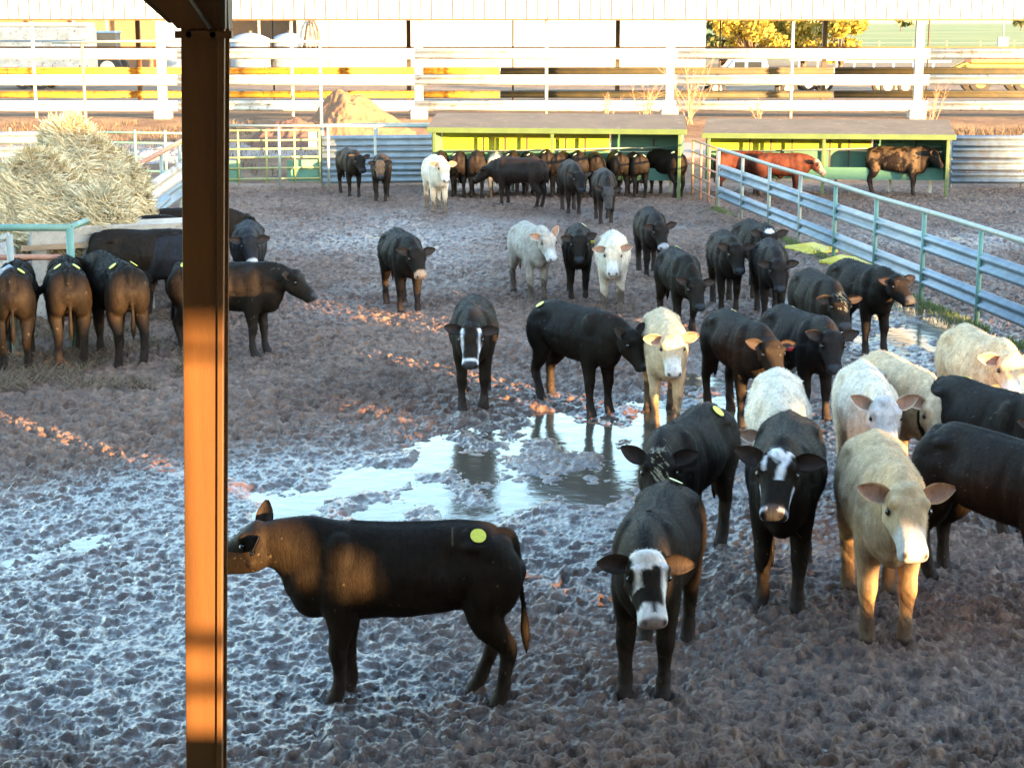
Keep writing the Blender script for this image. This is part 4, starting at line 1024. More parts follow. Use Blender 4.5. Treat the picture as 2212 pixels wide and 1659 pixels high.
# concrete bunk, steel support frame and ramp
bk = empty('feed_bunk', (0, 0, 0), 0, 'long pale concrete feed bunk below the hay, stained brown along its lower edge', 'feed bunk')
a = PY(60, 515, 25.0); b = PY(420, 512, 26.0); bk.location = (a.x, a.y, 0)
dvv = Vector((b.x - a.x, b.y - a.y, 0))
mb = MB(); mb.prism([(-.25, -.10), (-.32, .16), (-.25, .17), (-.18, .02), (.18, .02), (.25, .17), (.32, .16), (.25, -.10)], (0, 0, a.z), tuple(dvv + Vector((0, 0, a.z)))); bevel(mb.build('trough', M['concrete'], bk), .01)
for q in (.08, .38, .68, .95):
    c = dvv * q; mb = MB(); mb.box((c.x, c.y, (a.z - .12) / 2), (.2, .4, a.z - .11)); mb.build('foot', M['concrete'], bk)
mb = MB(); c0 = dvv * .3
mb.beam((0, -.37, a.z - .10), tuple(dvv + Vector((0, -.37, a.z - .10))), .05, .07); mb.build('side_board', M['wood'], bk)
# black rubber flap and white sack on the bunk
c = PY(300, 478, 26.8)
mb = MB(); mb.poly([(-.28, 0, .16), (-.20, 0, .16), (.42, -.05, -.10), (.40, -.08, -.14), (-.30, -.04, -.14)], .03); o = mb.build('rubber_flap', M['blacksheet']); o.location = c; tag(o, 'black rubber sheet folded against the right end of the hay', 'rubber sheet')
c = PY(345, 478, 27.6); mb = MB(); ball_pts = []
o = mound('feed_sack', c.x, 27.6, c.z - .12, .42, .3, .22, 'white feed sack lying beyond the black rubber sheet', M['white'], 22, .12, 1.8, cat='sack', res=30)
# feed ramp with handrail, behind the rusty column
a = PY(268, 455, 31.0); b = PY(418, 352, 33.0)
rp = empty('feed_ramp', (a.x, a.y, 0), 0, 'sloping ramp of white guardrail with a brown pipe handrail beside the hay', 'ramp')
dz = b - a
for k, oz in ((0, 0), (1, -.34)):
    mb = MB(); q0 = Vector((0, .0, a.z + oz * .9)); wbeam(mb, q0, q0 + dz, 1.15, 1); mb.build('guardrail', M['white'] if k == 0 else M['galv'], rp, True)
h0 = PY(287, 362, 31.4); h1 = PY(418, 292, 33.4); loc0 = Vector((a.x, a.y, 0))
mb = MB(); mb.tube([h0 - loc0, h1 - loc0], .045, 10); mb.build('handrail', M['redpipe'], rp, True)
for t in (.12, .45, .75):
    q = (h0 - loc0).lerp(h1 - loc0, t); mb = MB(); mb.tube([(q.x, q.y, 0), tuple(q)], .035, 8); mb.build('post', M['pipe'], rp, True)
mb = MB(); g0 = PY(318, 468, 30) - loc0; g1 = PY(362, 428, 31) - loc0; mb.tube([g0, g1], .06, 10); mb.build('brace', M['galv'], rp, True)
# teal pipe frame over the feeding cattle
FY = 22.5
t0 = PY(-60, 492, FY); t1 = PY(150, 492, FY)
fr = empty('feeder_frame', (t1.x, FY, 0), 0, 'teal pipe frame in front of the hay at the left edge', 'frame')
L0 = Vector((t1.x, FY, 0))
mb = MB(); mb.tube([t0 - L0, t1 - L0 + Vector((.02, 0, 0))], .045, 14); mb.build('top_rail', M['greenpipe'], fr, True)
mb = MB(); q = PY(187, 478, FY + 1.6) - L0; mb.tube([t1 - L0, q], .042, 12); mb.build('side_rail', M['greenpipe'], fr, True)
mb = MB(); mb.tube([(0, 0, 0), (0, 0, t1.z)], .05, 14); mb.build('post', M['greenpipe'], fr, True)
q = PY(-60, 556, FY) - L0; mb = MB(); mb.tube([q, (-.03, 0, q.z)], .038, 10); mb.build('lower_rail', M['redpipe'], fr, True)
q2 = PY(20, 508, FY - .5) - L0; mb = MB(); mb.tube([(q2.x, -.5, 0), (q2.x, -.5, q2.z)], .045, 12); mb.build('post', M['pipe'], fr, True)
q3 = PY(-40, 535, FY - .5) - L0; mb = MB(); mb.tube([q3, q2], .04, 12); mb.build('slanting_rail', M['pipe'], fr, True)
q3 = PY(-40, 620, FY - 1.5) - L0; q4 = PY(25, 582, FY - 1.2) - L0; mb = MB(); mb.tube([q3, q4], .07, 12); mb.build('thick_pipe', M['galv'], fr, True)
rnd = random.Random(9); pts = []
for i in range(9000):
    q = G(rnd.uniform(-40, 440), rnd.uniform(690, 850)); pts.append((q.x, q.y, .015 + rnd.random() * .03))
pts = [p for p in pts if vnoise(np.array([p[0] * 1.3]), np.array([p[1] * 1.1]), 35)[0] > .38]
blades('hay_litter', pts, .13, 'trampled brown hay on the mud around the feeding cattle at left', 'litter', 8, .006, lean=1.6)
# flat boards beside the pipe fence, the sun's yellow put into their colour
for i, (px, py, w_, l_, lb) in enumerate(((1752, 546, .62, .9, 'board coloured sunlit yellow lying by the fence, the farther of two'), (1838, 575, .66, .9, 'board coloured sunlit yellow lying by the fence, the nearer of two'))):
    q = G(px, py); mb = MB(); mb.box((0, 0, 0), (w_, l_, .05)); mb.box((w_ * .3, -l_ * .45, .09), (.05, .05, .16)); o = bevel(mb.build('board', M['sunlit_board']), .008)
    o.location = q + Vector((0, 0, .07)); o.rotation_euler = (R(3), R(-4), R(20 + 25 * i)); tag(o, lb, 'board', 'boards coloured sunlit yellow by the fence')

# ------------------------------------------------------------------ beyond the barn
# big pale building
pb0 = PY(700, 100, 140); pb1 = PY(1524, 100, 140); zt = 11
bl = empty('farm_building', ((pb0.x + pb1.x) / 2, 140, .8), 0, 'huge blank white building filling the view between the barn columns', 'building')
Lb = pb1.x - pb0.x
mb = MB(); mb.box((0, 6, zt / 2), (Lb, 12, zt)); mb.build('wall', M['whitesheet'], bl)
mb = MB(); mb.poly([(-Lb / 2 - .3, -.3, zt + .02), (Lb / 2 + .3, -.3, zt + .02), (Lb / 2 + .3, 6, zt + 1.6), (-Lb / 2 - .3, 6, zt + 1.6)], .1); mb.poly([(-Lb / 2 - .3, 6, zt + 1.6), (Lb / 2 + .3, 6, zt + 1.6), (Lb / 2 + .3, 12.3, zt + .02), (-Lb / 2 - .3, 12.3, zt + .02)], .1); mb.build('roof', M['white'], bl)
mb = MB(); mb.box((0, -.03, .35), (Lb - .1, .05, .7)); mb.build('plinth', M['concrete'], bl)
# machine shed at left
sx0 = PY(-120, 90, 128).x; sx1 = PY(690, 90, 128).x; Ls = sx1 - sx0
sh = empty('machine_shed', ((sx0 + sx1) / 2, 128, .8), 0, 'long brown open-fronted machine shed at the upper left', 'shed')
mb = MB(); mb.box((0, 7, 3), (Ls, .1, 6)); mb.build('back_wall', M['barnwall'], sh)
mb = MB(); mb.poly([(-Ls / 2, -1, 6.6), (Ls / 2, -1, 6.6), (Ls / 2, 7.4, 6.0), (-Ls / 2, 7.4, 6.0)], .12); mb.build('roof', M['barnwall'], sh)
for x in (-Ls / 2 + .1, Ls / 2 - .1):
    mb = MB(); mb.box((x, 3, 3), (.12, 8, 6)); mb.build('side_wall', M['barnwall'], sh)
for px, m in ((160, 'pipe'), (232, 'pipe'), (333, 'orange'), (430, 'pipe'), (560, 'pipe')):
    x = PY(px, 90, 127).x - sh.location.x; mb = MB(); mb.box((x, -.9, 3.2), (.22 if m == 'orange' else .15, .2, 6.5)); mb.build('post', M[m], sh)

def wheel(mb_t, mb_r, c, r, w):
    n = 24
    mb_t.tube([(c[0], c[1] - w / 2, c[2]), (c[0], c[1] + w / 2, c[2])], r, n); mb_r.tube([(c[0], c[1] - w / 2 - .02, c[2]), (c[0], c[1] + w / 2 + .02, c[2])], r * .55, n)
def add_wheels(root, cs, r, w=.25, rim='white'):
    for c in cs:
        t = MB(); rm = MB(); wheel(t, rm, c, r, w); o = t.build('wheel', M['tyre'], root); bevel(o, .04); rm.build('rim', M[rim], o)
def stock_trailer(px, py, Y, L, h, label, body='white', top='cream', hz=None):
    c = PY(px, py, Y); z = gz(Y); r = empty('stock_trailer', (c.x, Y, z), 0, label, 'trailer')
    mb = MB(); mb.box((0, 0, .75 + h / 2), (L, 2.3, h)); bevel(mb.build('body', M[body], r), .12, 3)
    mb = MB(); mb.box((0, 0, .75 + h + .12), (L * .98, 2.2, .24)); bevel(mb.build('roof', M[top], r), .1, 3)
    for k in range(3): mb = MB(); mb.box((0, -1.16, 1.15 + k * h * .28), (L * .9, .03, .10)); mb.build('vent_slat', M['galvdark'], r)
    add_wheels(r, ((-.5, -1.1, .42), (.5, -1.1, .42), (-.5, 1.1, .42), (.5, 1.1, .42)), .42)
    return r
stock_trailer(75, 80, 100, 6.4, 2.6, 'pale blue-white trailer with a tan cover at the upper left corner', 'white', 'cream')
# farm tractor (dark blue)
def tractor(px, Y, label):
    c = PY(px, 100, Y); z = gz(Y); r = empty('tractor', (c.x, Y, z), 0, label, 'tractor')
    mb = MB(); mb.box((-1.2, 0, 1.25), (1.9, .8, .8)); bevel(mb.build('bonnet', M['darkblue'], r), .1, 3)
    mb = MB(); mb.box((.4, 0, 1.35), (1.5, 1.2, .7)); mb.box((.5, 0, 3.05), (1.5, 1.5, .14)); bevel(mb.build('body', M['darkblue'], r), .06, 2)
    mb = MB(); mb.box((.5, 0, 2.35), (1.35, 1.35, 1.3)); bevel(mb.build('cab_glass', M['glass'], r), .05, 2)
    mb = MB(); mb.tube([(-1.3, .25, 1.6), (-1.3, .25, 2.7)], .06, 8); mb.build('exhaust', M['darksteel'], r)
    add_wheels(r, ((.7, -.95, .85), (.7, .95, .85)), .85, .45, 'cream'); add_wheels(r, ((-1.6, -.8, .5), (-1.6, .8, .5)), .5, .3, 'cream')
    return r
tractor(215, 112, 'dark blue tractor standing in front of the brown shed')
# white tanks and machines right of the column
def tank(px, py, Y, rr, hh, label, m='galvdark'):
    c = PY(px, py, Y); r = empty('storage_tank', (c.x, Y, gz(Y)), 0, label, 'tank')
    mb = MB(); mb.tube([(0, 0, .1), (0, 0, .2), (0, 0, hh), (0, 0, hh + .25), (0, 0, hh + .38)], [rr, rr * 1.02, rr * 1.02, rr * .6, .2], 28); mb.build('shell', M[m], r, True)
    mb = MB(); mb.tube([(0, 0, hh + .38), (0, 0, hh + .52)], .16, 12); mb.build('lid', M['darksteel'], r)
    for k in range(3): mb = MB(); mb.tube([(0, 0, .8 + k * hh * .3), (0, 0, .86 + k * hh * .3)], rr * 1.05, 28); mb.build('band', M['galv'], r)
    return r
tank(375, 80, 118, 1.1, 3.6, 'tall pale tank left of the rusty column under the barn skirt', 'galv'); tank(540, 85, 120, 1.3, 2.6, 'wide grey tank right of the rusty column', 'galv'); tank(625, 85, 121, 1.2, 2.6, 'second grey tank from the rusty column', 'galv')
# white wind pump picture / cage beside the white building
c = PY(674, 75, 110); r = empty('pump_cage', (c.x, 110, gz(110)), 0, 'white panel with a dark wire cage beside the big white building', 'cage')
mb = MB(); mb.box((0, .3, 2.8), (1.9, .08, 4.2)); mb.build('panel', M['white'], r)
mb = MB()
for k in range(6):
    a = math.pi * k / 5 - math.pi / 2; mb.tube([(0, 0, 4.1), (.35 * math.sin(a), -.25 * math.cos(a), 3.3), (.6 * math.sin(a), -.4 * math.cos(a), 1.9)], .045, 6)
mb.tube([(0, 0, 4.0), (0, 0, 4.6)], .05, 6); mb.build('wire_cage', M['darksteel'], r)
# flatbed and pickup at the right
def truck(px, Y, label, body='blue', L=5.6, rz=0.0):
    c = PY(px, 120, Y); r = empty('pickup_truck', (c.x, Y, gz(Y)), rz, label, 'pickup truck')
    prof = [(-2.8, .55), (-2.75, 1.05), (-1.55, 1.2), (-.95, 1.85), (.55, 1.9), (.75, 1.25), (2.7, 1.25), (2.75, .6)]
    mb = MB(); n = len(prof); vs = [(x, y, z) for y in (-.95, .95) for x, z in prof]
    mb.add(vs, [tuple(range(n - 1, -1, -1)), tuple(range(n, 2 * n))] + [(k, (k + 1) % n, n + (k + 1) % n, n + k) for k in range(n)]); bevel(mb.build('body', M[body], r), .07, 3)
    for sx, w_ in ((-.72, .5), (.02, .66)):
        mb = MB(); mb.box((sx, -.955, 1.5), (w_, .03, .42)); mb.build('side_window', M['glass'], r)
    mb = MB(); mb.poly([(-1.50, -.8, 1.27), (-1.50, .8, 1.27), (-1.0, .75, 1.8), (-1.0, -.75, 1.8)], .03); mb.build('windscreen', M['glass'], r)
    for yy in (-.7, .7): mb = MB(); mb.box((-2.79, yy, .9), (.06, .3, .18)); mb.build('headlight', M['white'], r)
    add_wheels(r, ((-1.8, -.9, .42), (1.7, -.9, .42), (-1.8, .9, .42), (1.7, .9, .42)), .42)
    return r
truck(1625, 88, 'pale blue pickup truck parked behind the barn rails below the yellow tree', 'blue'); 
def flatbed(px, Y, L, label, m='blue', load=None):
    c = PY(px, 120, Y); r = empty('flatbed_trailer', (c.x, Y, gz(Y)), 0, label, 'trailer')
    mb = MB(); mb.box((0, 0, .95), (L, 2.2, .18)); mb.box((0, -1.02, 1.12), (L, .08, .22)); mb.box((0, 1.02, 1.12), (L, .08, .22)); mb.build('deck', M[m], r)
    for k in range(int(L)): mb = MB(); mb.box((-L / 2 + .5 + k, -1.08, 1.35), (.08, .06, .6)); mb.build('stake', M[m], r)
    mb = MB(); mb.box((0, -1.08, 1.66), (L, .05, .09)); mb.build('side_rail', M[m], r)
    add_wheels(r, ((-.45, -1, .4), (.45, -1, .4), (-.45, 1, .4), (.45, 1, .4)), .4)
    return r
flatbed(1930, 92, 5.4, 'pale blue flatbed trailer with stake sides right of the pickup truck', 'blue'); flatbed(1760, 96, 3.0, 'short white stake trailer behind the pickup truck', 'white'); 
# orange and yellow loader
c = PY(2155, 130, 94); r = empty('loader', (c.x, 94, gz(94)), 0, 'orange and yellow farm machine at the right end behind the rails', 'machine')
mb = MB(); mb.box((0, 0, 1.75), (3.2, 1.5, .5)); bevel(mb.build('hood', M['orange'], r), .08); mb = MB(); mb.box((0, 0, 1.2), (3.6, 1.6, .55)); bevel(mb.build('chassis', M['machyellow'], r), .06)
mb = MB(); mb.beam((-1.6, -.5, 1.5), (-3.0, -.5, .9), .12, .2); mb.beam((-1.6, .5, 1.5), (-3.0, .5, .9), .12, .2); mb.build('lift_arm', M['machyellow'], r)
mb = MB(); mb.poly([(-3.0, -1, .5), (-3.0, 1, .5), (-3.3, 1, 1.3), (-3.3, -1, 1.3)], .08); mb.build('bucket', M['darksteel'], r)
add_wheels(r, ((-1.1, -.9, .6), (1.2, -.9, .6), (-1.1, .9, .6), (1.2, .9, .6)), .6, .35, 'machyellow')
# grey box on a pole in the field, fence of the field
c = PY(2166, 95, 150); mb = MB(); mb.tube([(0, 0, 0), (0, 0, 6.0)], .06, 8); mb.box((0, 0, 2.1), (.85, .5, .85)); o = mb.build('meter_pole', M['galvdark']); o.location = (c.x, 150, gz(150)); tag(o, 'thin pole with a grey box at its foot, in front of the green field', 'pole')
ff = empty('field_fence', (0, 240, gz(240)), 0, 'faint wire fence with thin posts along the green field', 'fence')
for i in range(16):
    mb = MB(); mb.box((40 + i * 4.5, 0, .7), (.15, .15, 1.5)); mb.build('post', M['wood'], ff)
mb = MB()
mb.box((75, 0, 1.2), (74, .02, .02))
mb.build('wire', M['galv'], ff)

# ------------------------------------------------------------------ trees
def tree(name, at, h, cr, label, seed, m='leaf', n=5000, leaf=.28, trunk_h=.35, group=None, squash=.8):
    rnd = random.Random(seed); r = empty(name, at, 0, label, 'tree', group)
    tb = MB(); th = h * trunk_h; tb.tube([(0, 0, -.2), (.05, 0, th * .5), (.1, .05, th)], [h * .035, h * .028, h * .022], 10)
    blobs = []
    for i in range(13):
        a = rnd.uniform(0, 6.28); rr = cr * math.sqrt(rnd.random()) * .85; zz = th + (h - th) * rnd.uniform(.15, .85)
        c = Vector((math.cos(a) * rr, math.sin(a) * rr, zz)); br = cr * rnd.uniform(.28, .48); blobs.append((c, br))
        tb.tube([(.1, .05, th * rnd.uniform(.6, 1)), tuple(c * .5 + Vector((0, 0, th * .4))), tuple(c)], [h * .014, h * .009, h * .003], 6)
    tb.build('trunk', M['bark'], r, True)
    vs = []; fs = []
    for i in range(n):
        c, br = blobs[i % len(blobs)]; v = Vector((rnd.gauss(0, 1), rnd.gauss(0, 1), rnd.gauss(0, 1))).normalized() * br * (rnd.random() ** .45); v.z *= squash
        if mnoise.noise((c + v) * (2.2 / cr)) < -.22: continue
        p = c + v; q = Vector((rnd.gauss(0, 1), rnd.gauss(0, 1), rnd.gauss(0, 1))).normalized(); e = q.orthogonal().normalized(); f = q.cross(e); s = leaf * rnd.uniform(.5, 1.2); k = len(vs)
        vs += [p - e * s, p - f * s * .6, p + e * s, p + f * s * .6]; fs.append((k, k + 1, k + 2, k + 3))
    me = bpy.data.meshes.new('crown'); me.from_pydata([tuple(v) for v in vs], [], fs); link_mesh('crown', me, M[m], r)
    return r
for i, (px, Y, h, cr, lb, m) in enumerate(((1625, 150, 8.4, 3.4, 'yellow-leaved tree just right of the white building, left of the white post', 'leaf'), (1735, 156, 8.8, 3.6, 'tallest yellow tree, behind the white post and the dark post', 'leaf'),
                                           (1815, 152, 7.0, 2.6, 'yellow-green tree at the right end of the clump', 'leaf'), (1560, 160, 6.2, 2.2, 'olive bush against the corner of the white building', 'leafgreen'))):
    c = PY(px, 100, Y); tree('leafy_tree', (c.x, Y, gz(Y) - .6), h, cr, lb, 60 + i, m, 5200, .24, .12, 'clump of yellow trees beyond the barn')
for i, (px, Y, h, lb) in enumerate(((1946, 700, 9, 'small lone tree on the field horizon between two columns'), (2206, 720, 8, 'lone tree on the horizon at the right edge'))):
    c = PY(px, 60, Y); tree('lone_tree', (c.x, Y, gz(Y)), h, 4.2, lb, 80 + i, 'leafgreen', 900, .8, .15, 'lone trees on the horizon')

# ------------------------------------------------------------------ rusty column and the barn it carries
YC = 7.55
ctop = PY(438, 55, YC); cbot = PY(441, 1659, YC)
u = (ctop - cbot) / (ctop.z - cbot.z)
base = cbot - u * cbot.z
def atz(z): return base + u * z
col_ = empty('steel_column', base, 0, 'rusty orange steel column standing in the left foreground', 'column')
def prism_col(x0t, x1t, x0b, x1b, y0, y1, name, m, z0=-.2, z1=4.5, parent=col_):
    mb = MB(); vs = []
    for z, xa, xb in ((z0, x0b, x1b), (z1, x0t, x1t)):
        c = u * z
        vs += [(c.x + xa, y0, z), (c.x + xb, y0, z), (c.x + xb, y1, z), (c.x + xa, y1, z)]
    mb.add(vs, [(3, 2, 1, 0), (4, 5, 6, 7), (0, 1, 5, 4), (1, 2, 6, 5), (2, 3, 7, 6), (3, 0, 4, 7)])
    o = mb.build(name, m, parent); bevel(o, .003); return o
wt = (487 - 390) / FPX * 7.35; wb_ = (478 - 403) / FPX * 8.0
prism_col(-wt / 2, wt / 2 - .032, -wb_ / 2, wb_ / 2 - .026, 0, .012, 'face_plate', M['rust'])
prism_col(wt / 2 - .028, wt / 2, wb_ / 2 - .022, wb_ / 2, -.012, .02, 'edge_strip', M['rust'])
prism_col(wt / 2 - .032, wt / 2 - .028, wb_ / 2 - .026, wb_ / 2 - .022, -.006, .19, 'web', M['rust'])
prism_col(-wt / 2 + .003, wt / 2 - .01, -wb_ / 2 + .003, wb_ / 2 - .01, .19, .202, 'back_plate', M['rust'])
mb = MB(); c = u * 4.1
mb.box((c.x + .01, -.03, 4.075), (wt + .05, .05, .03)); mb.build('cap_plate', M['rust'], col_)
mb = MB()
for k in (-1, 1):
    mb.tube([(c.x + k * .05, -.055, 4.075), (c.x + k * .05, -.03, 4.075)], .014, 6)
mb.build('bolt', M['darksteel'], col_)
# rafter knee rising to the left
ra = empty('roof_beam', (base.x + c.x, YC, 4.1), 0, 'dark steel roof beam rising to the left from the top of the rusty column', 'beam')
mb = MB(); mb.poly([(-.10, -.02, 0), (.115, -.02, 0), (.12, -.02, .6), (-.75, -.02, .60), (-.16, -.02, .07)], -.02); mb.build('knee_plate', M['rust'], ra)
mb = MB(); mb.beam((-.13, .06, .03), (-.75, .06, .58), .18, .02); mb.build('lower_flange', M['darksteel'], ra)
mb = MB(); mb.beam((.10, .0, .0), (.12, .0, .6), .2, .018, up=Vector((1, 0, 0))); mb.build('end_flange', M['darksteel'], ra)
mb = MB(); mb.tube([(.04, -.05, .0), (-.05, -.055, .14), (-.20, -.05, .50)], .008, 8); mb.build('conduit', M['galv'], ra, True)

# the barn behind the viewpoint: unseen wall added with gaps that aim the sun, and its roof
WY = -2.0
WTOP = .45 + (45.5 - WY) / math.cos(R(SUN_AZ)) * TAN_EL
holes = []
def lit(px, py, Y, w, h):
    """a gap cut in the added wall so the low sun reaches a place"""
    t = PY(px, py, Y) if Y else G(px, py); k = (t.y - WY) / math.cos(R(SUN_AZ))
    x = t.x + k * math.sin(R(SUN_AZ)); z = t.z + k * TAN_EL
    holes.append((x - w / 2, x + w / 2, z - h / 2, z + h / 2))
def lit_box(px0, px1, py0, py1, Y):
    a = PY(px0, py0, Y); b = PY(px1, py1, Y)
    k = (Y - WY) / math.cos(R(SUN_AZ)); dx = k * math.sin(R(SUN_AZ)); dz = k * TAN_EL
    holes.append((a.x + dx, b.x + dx, b.z + dz, a.z + dz))
# the column
for y0, y1 in ((640, 757), (775, 1365), (1400, 1472), (1502, 1582)):
    lit_box(370, 520, y0, y1, YC)
for b in ((488, 655, 1060, 1262, 10.3), (690, 760, 1190, 1280, 10.3), (1070, 1130, 1105, 1150, 10.3), (1090, 1150, 1340, 1395, 10.3),
          (1340, 1535, 1085, 1240, 11.8), (1405, 1500, 1180, 1290, 10.15), (1480, 1530, 1275, 1345, 11.6),
          (1820, 1850, 1145, 1240, 12.6), (1852, 1893, 1240, 1312, 11.45), (1935, 1985, 1215, 1310, 11.45), (1860, 1965, 925, 1045, 12.8), (1640, 1720, 890, 955, 13.2), 
          (2060, 2135, 695, 765, 18.5), (2150, 2212, 735, 815, 17.8), (1880, 1975, 765, 850, 16.5), (1940, 1985, 930, 1010, 16.0), (1820, 1860, 780, 840, 16.0), (1880, 1915, 905, 940, 15.5), (1600, 1650, 885, 930, 14.6), (2030, 2110, 830, 880, 14.6),
          (1630, 1665, 725, 760, 19.0), (1740, 1830, 725, 795, 18.5), (1700, 1750, 705, 730, 19.5), (1720, 1790, 590, 640, 22.0), (1860, 1920, 590, 625, 22.0), (1850, 1910, 695, 740, 22.0),
          (1480, 1500, 690, 720, 24.0), (1300, 1350, 640, 690, 25.0), (1010, 1060, 665, 715, 20.0), (1300, 1350, 665, 690, 19.0), (1310, 1330, 835, 860, 19.0), (1400, 1470, 680, 715, 19.5), (1420, 1450, 740, 760, 19.0),
          (10, 62, 600, 770, 20.9), (62, 95, 620, 740, 20.9), (130, 208, 612, 735, 20.9), (225, 350, 612, 705, 20.9), (345, 395, 620, 700, 21.0), (480, 610, 588, 652, 21.4), (600, 660, 590, 640, 21.4),
          (880, 930, 585, 625, 25.5)):
    lit_box(*b)
for px, py, w, dy in ((850, 775, 3.6, 7.0), (690, 740, 2.6, 4.5), (960, 790, 1.2, 2.4), (620, 900, 1.2, 1.2), (640, 925, .8, .35), (300, 885, .6, .4), (900, 645, .8, 1.1), (700, 610, 3.0, .7), (600, 860, .9, .3), (1960, 680, .5, 1.5), (760, 680, 1.5, .5)):
    lit(px, py, None, w, dy / math.cos(R(SUN_AZ)) * TAN_EL + .18)

def build_wall():
    xs = sorted(set([-14.0, 62.0] + [v for h in holes for v in h[:2]])); zs = sorted(set([0.0, WTOP] + [v for h in holes for v in h[2:]]))
    zs = [z for z in zs if 0 <= z <= WTOP]
    mb = MB(); idx = {}
    def vid(i, j):
        if (i, j) not in idx: idx[(i, j)] = len(mb.v); mb.v.append((xs[i], WY, zs[j]))
        return idx[(i, j)]
    for i in range(len(xs) - 1):
        for j in range(len(zs) - 1):
            cx = (xs[i] + xs[i + 1]) / 2; cz = (zs[j] + zs[j + 1]) / 2
            if any(a < cx < b and c < cz < d_ for a, b, c, d_ in holes): continue
            mb.f.append((vid(i, j), vid(i + 1, j), vid(i + 1, j + 1), vid(i, j + 1))); mb.mi.append(0)
    o = mb.build('light_blocker_wall', M['barnwall']); m_ = o.modifiers.new('s', 'SOLIDIFY'); m_.thickness = .03
    tag(o, 'unseen brown sheet wall behind the viewpoint, added with gaps to shape the sunlight', 'wall')
    mb = MB(); mb.poly([(-14, WY - .05, WTOP + .02), (62, WY - .05, WTOP + .02), (62, -14, WTOP - .8), (-14, -14, WTOP - .8)], -.06)
    o = mb.build('barn_roof', M['barnwall']); tag(o, 'sheet roof of the barn behind the viewpoint', 'roof')
build_wall()
mb = MB(); mb.poly([(-14, 8.0, 4.80), (9, 8.0, 4.80), (9, WY - .05, WTOP + .06), (-14, WY - .05, WTOP + .06)], .04)
tag(mb.build('barn_eave', M['barnwall']), 'sheet eave of the barn over the viewpoint', 'roof')

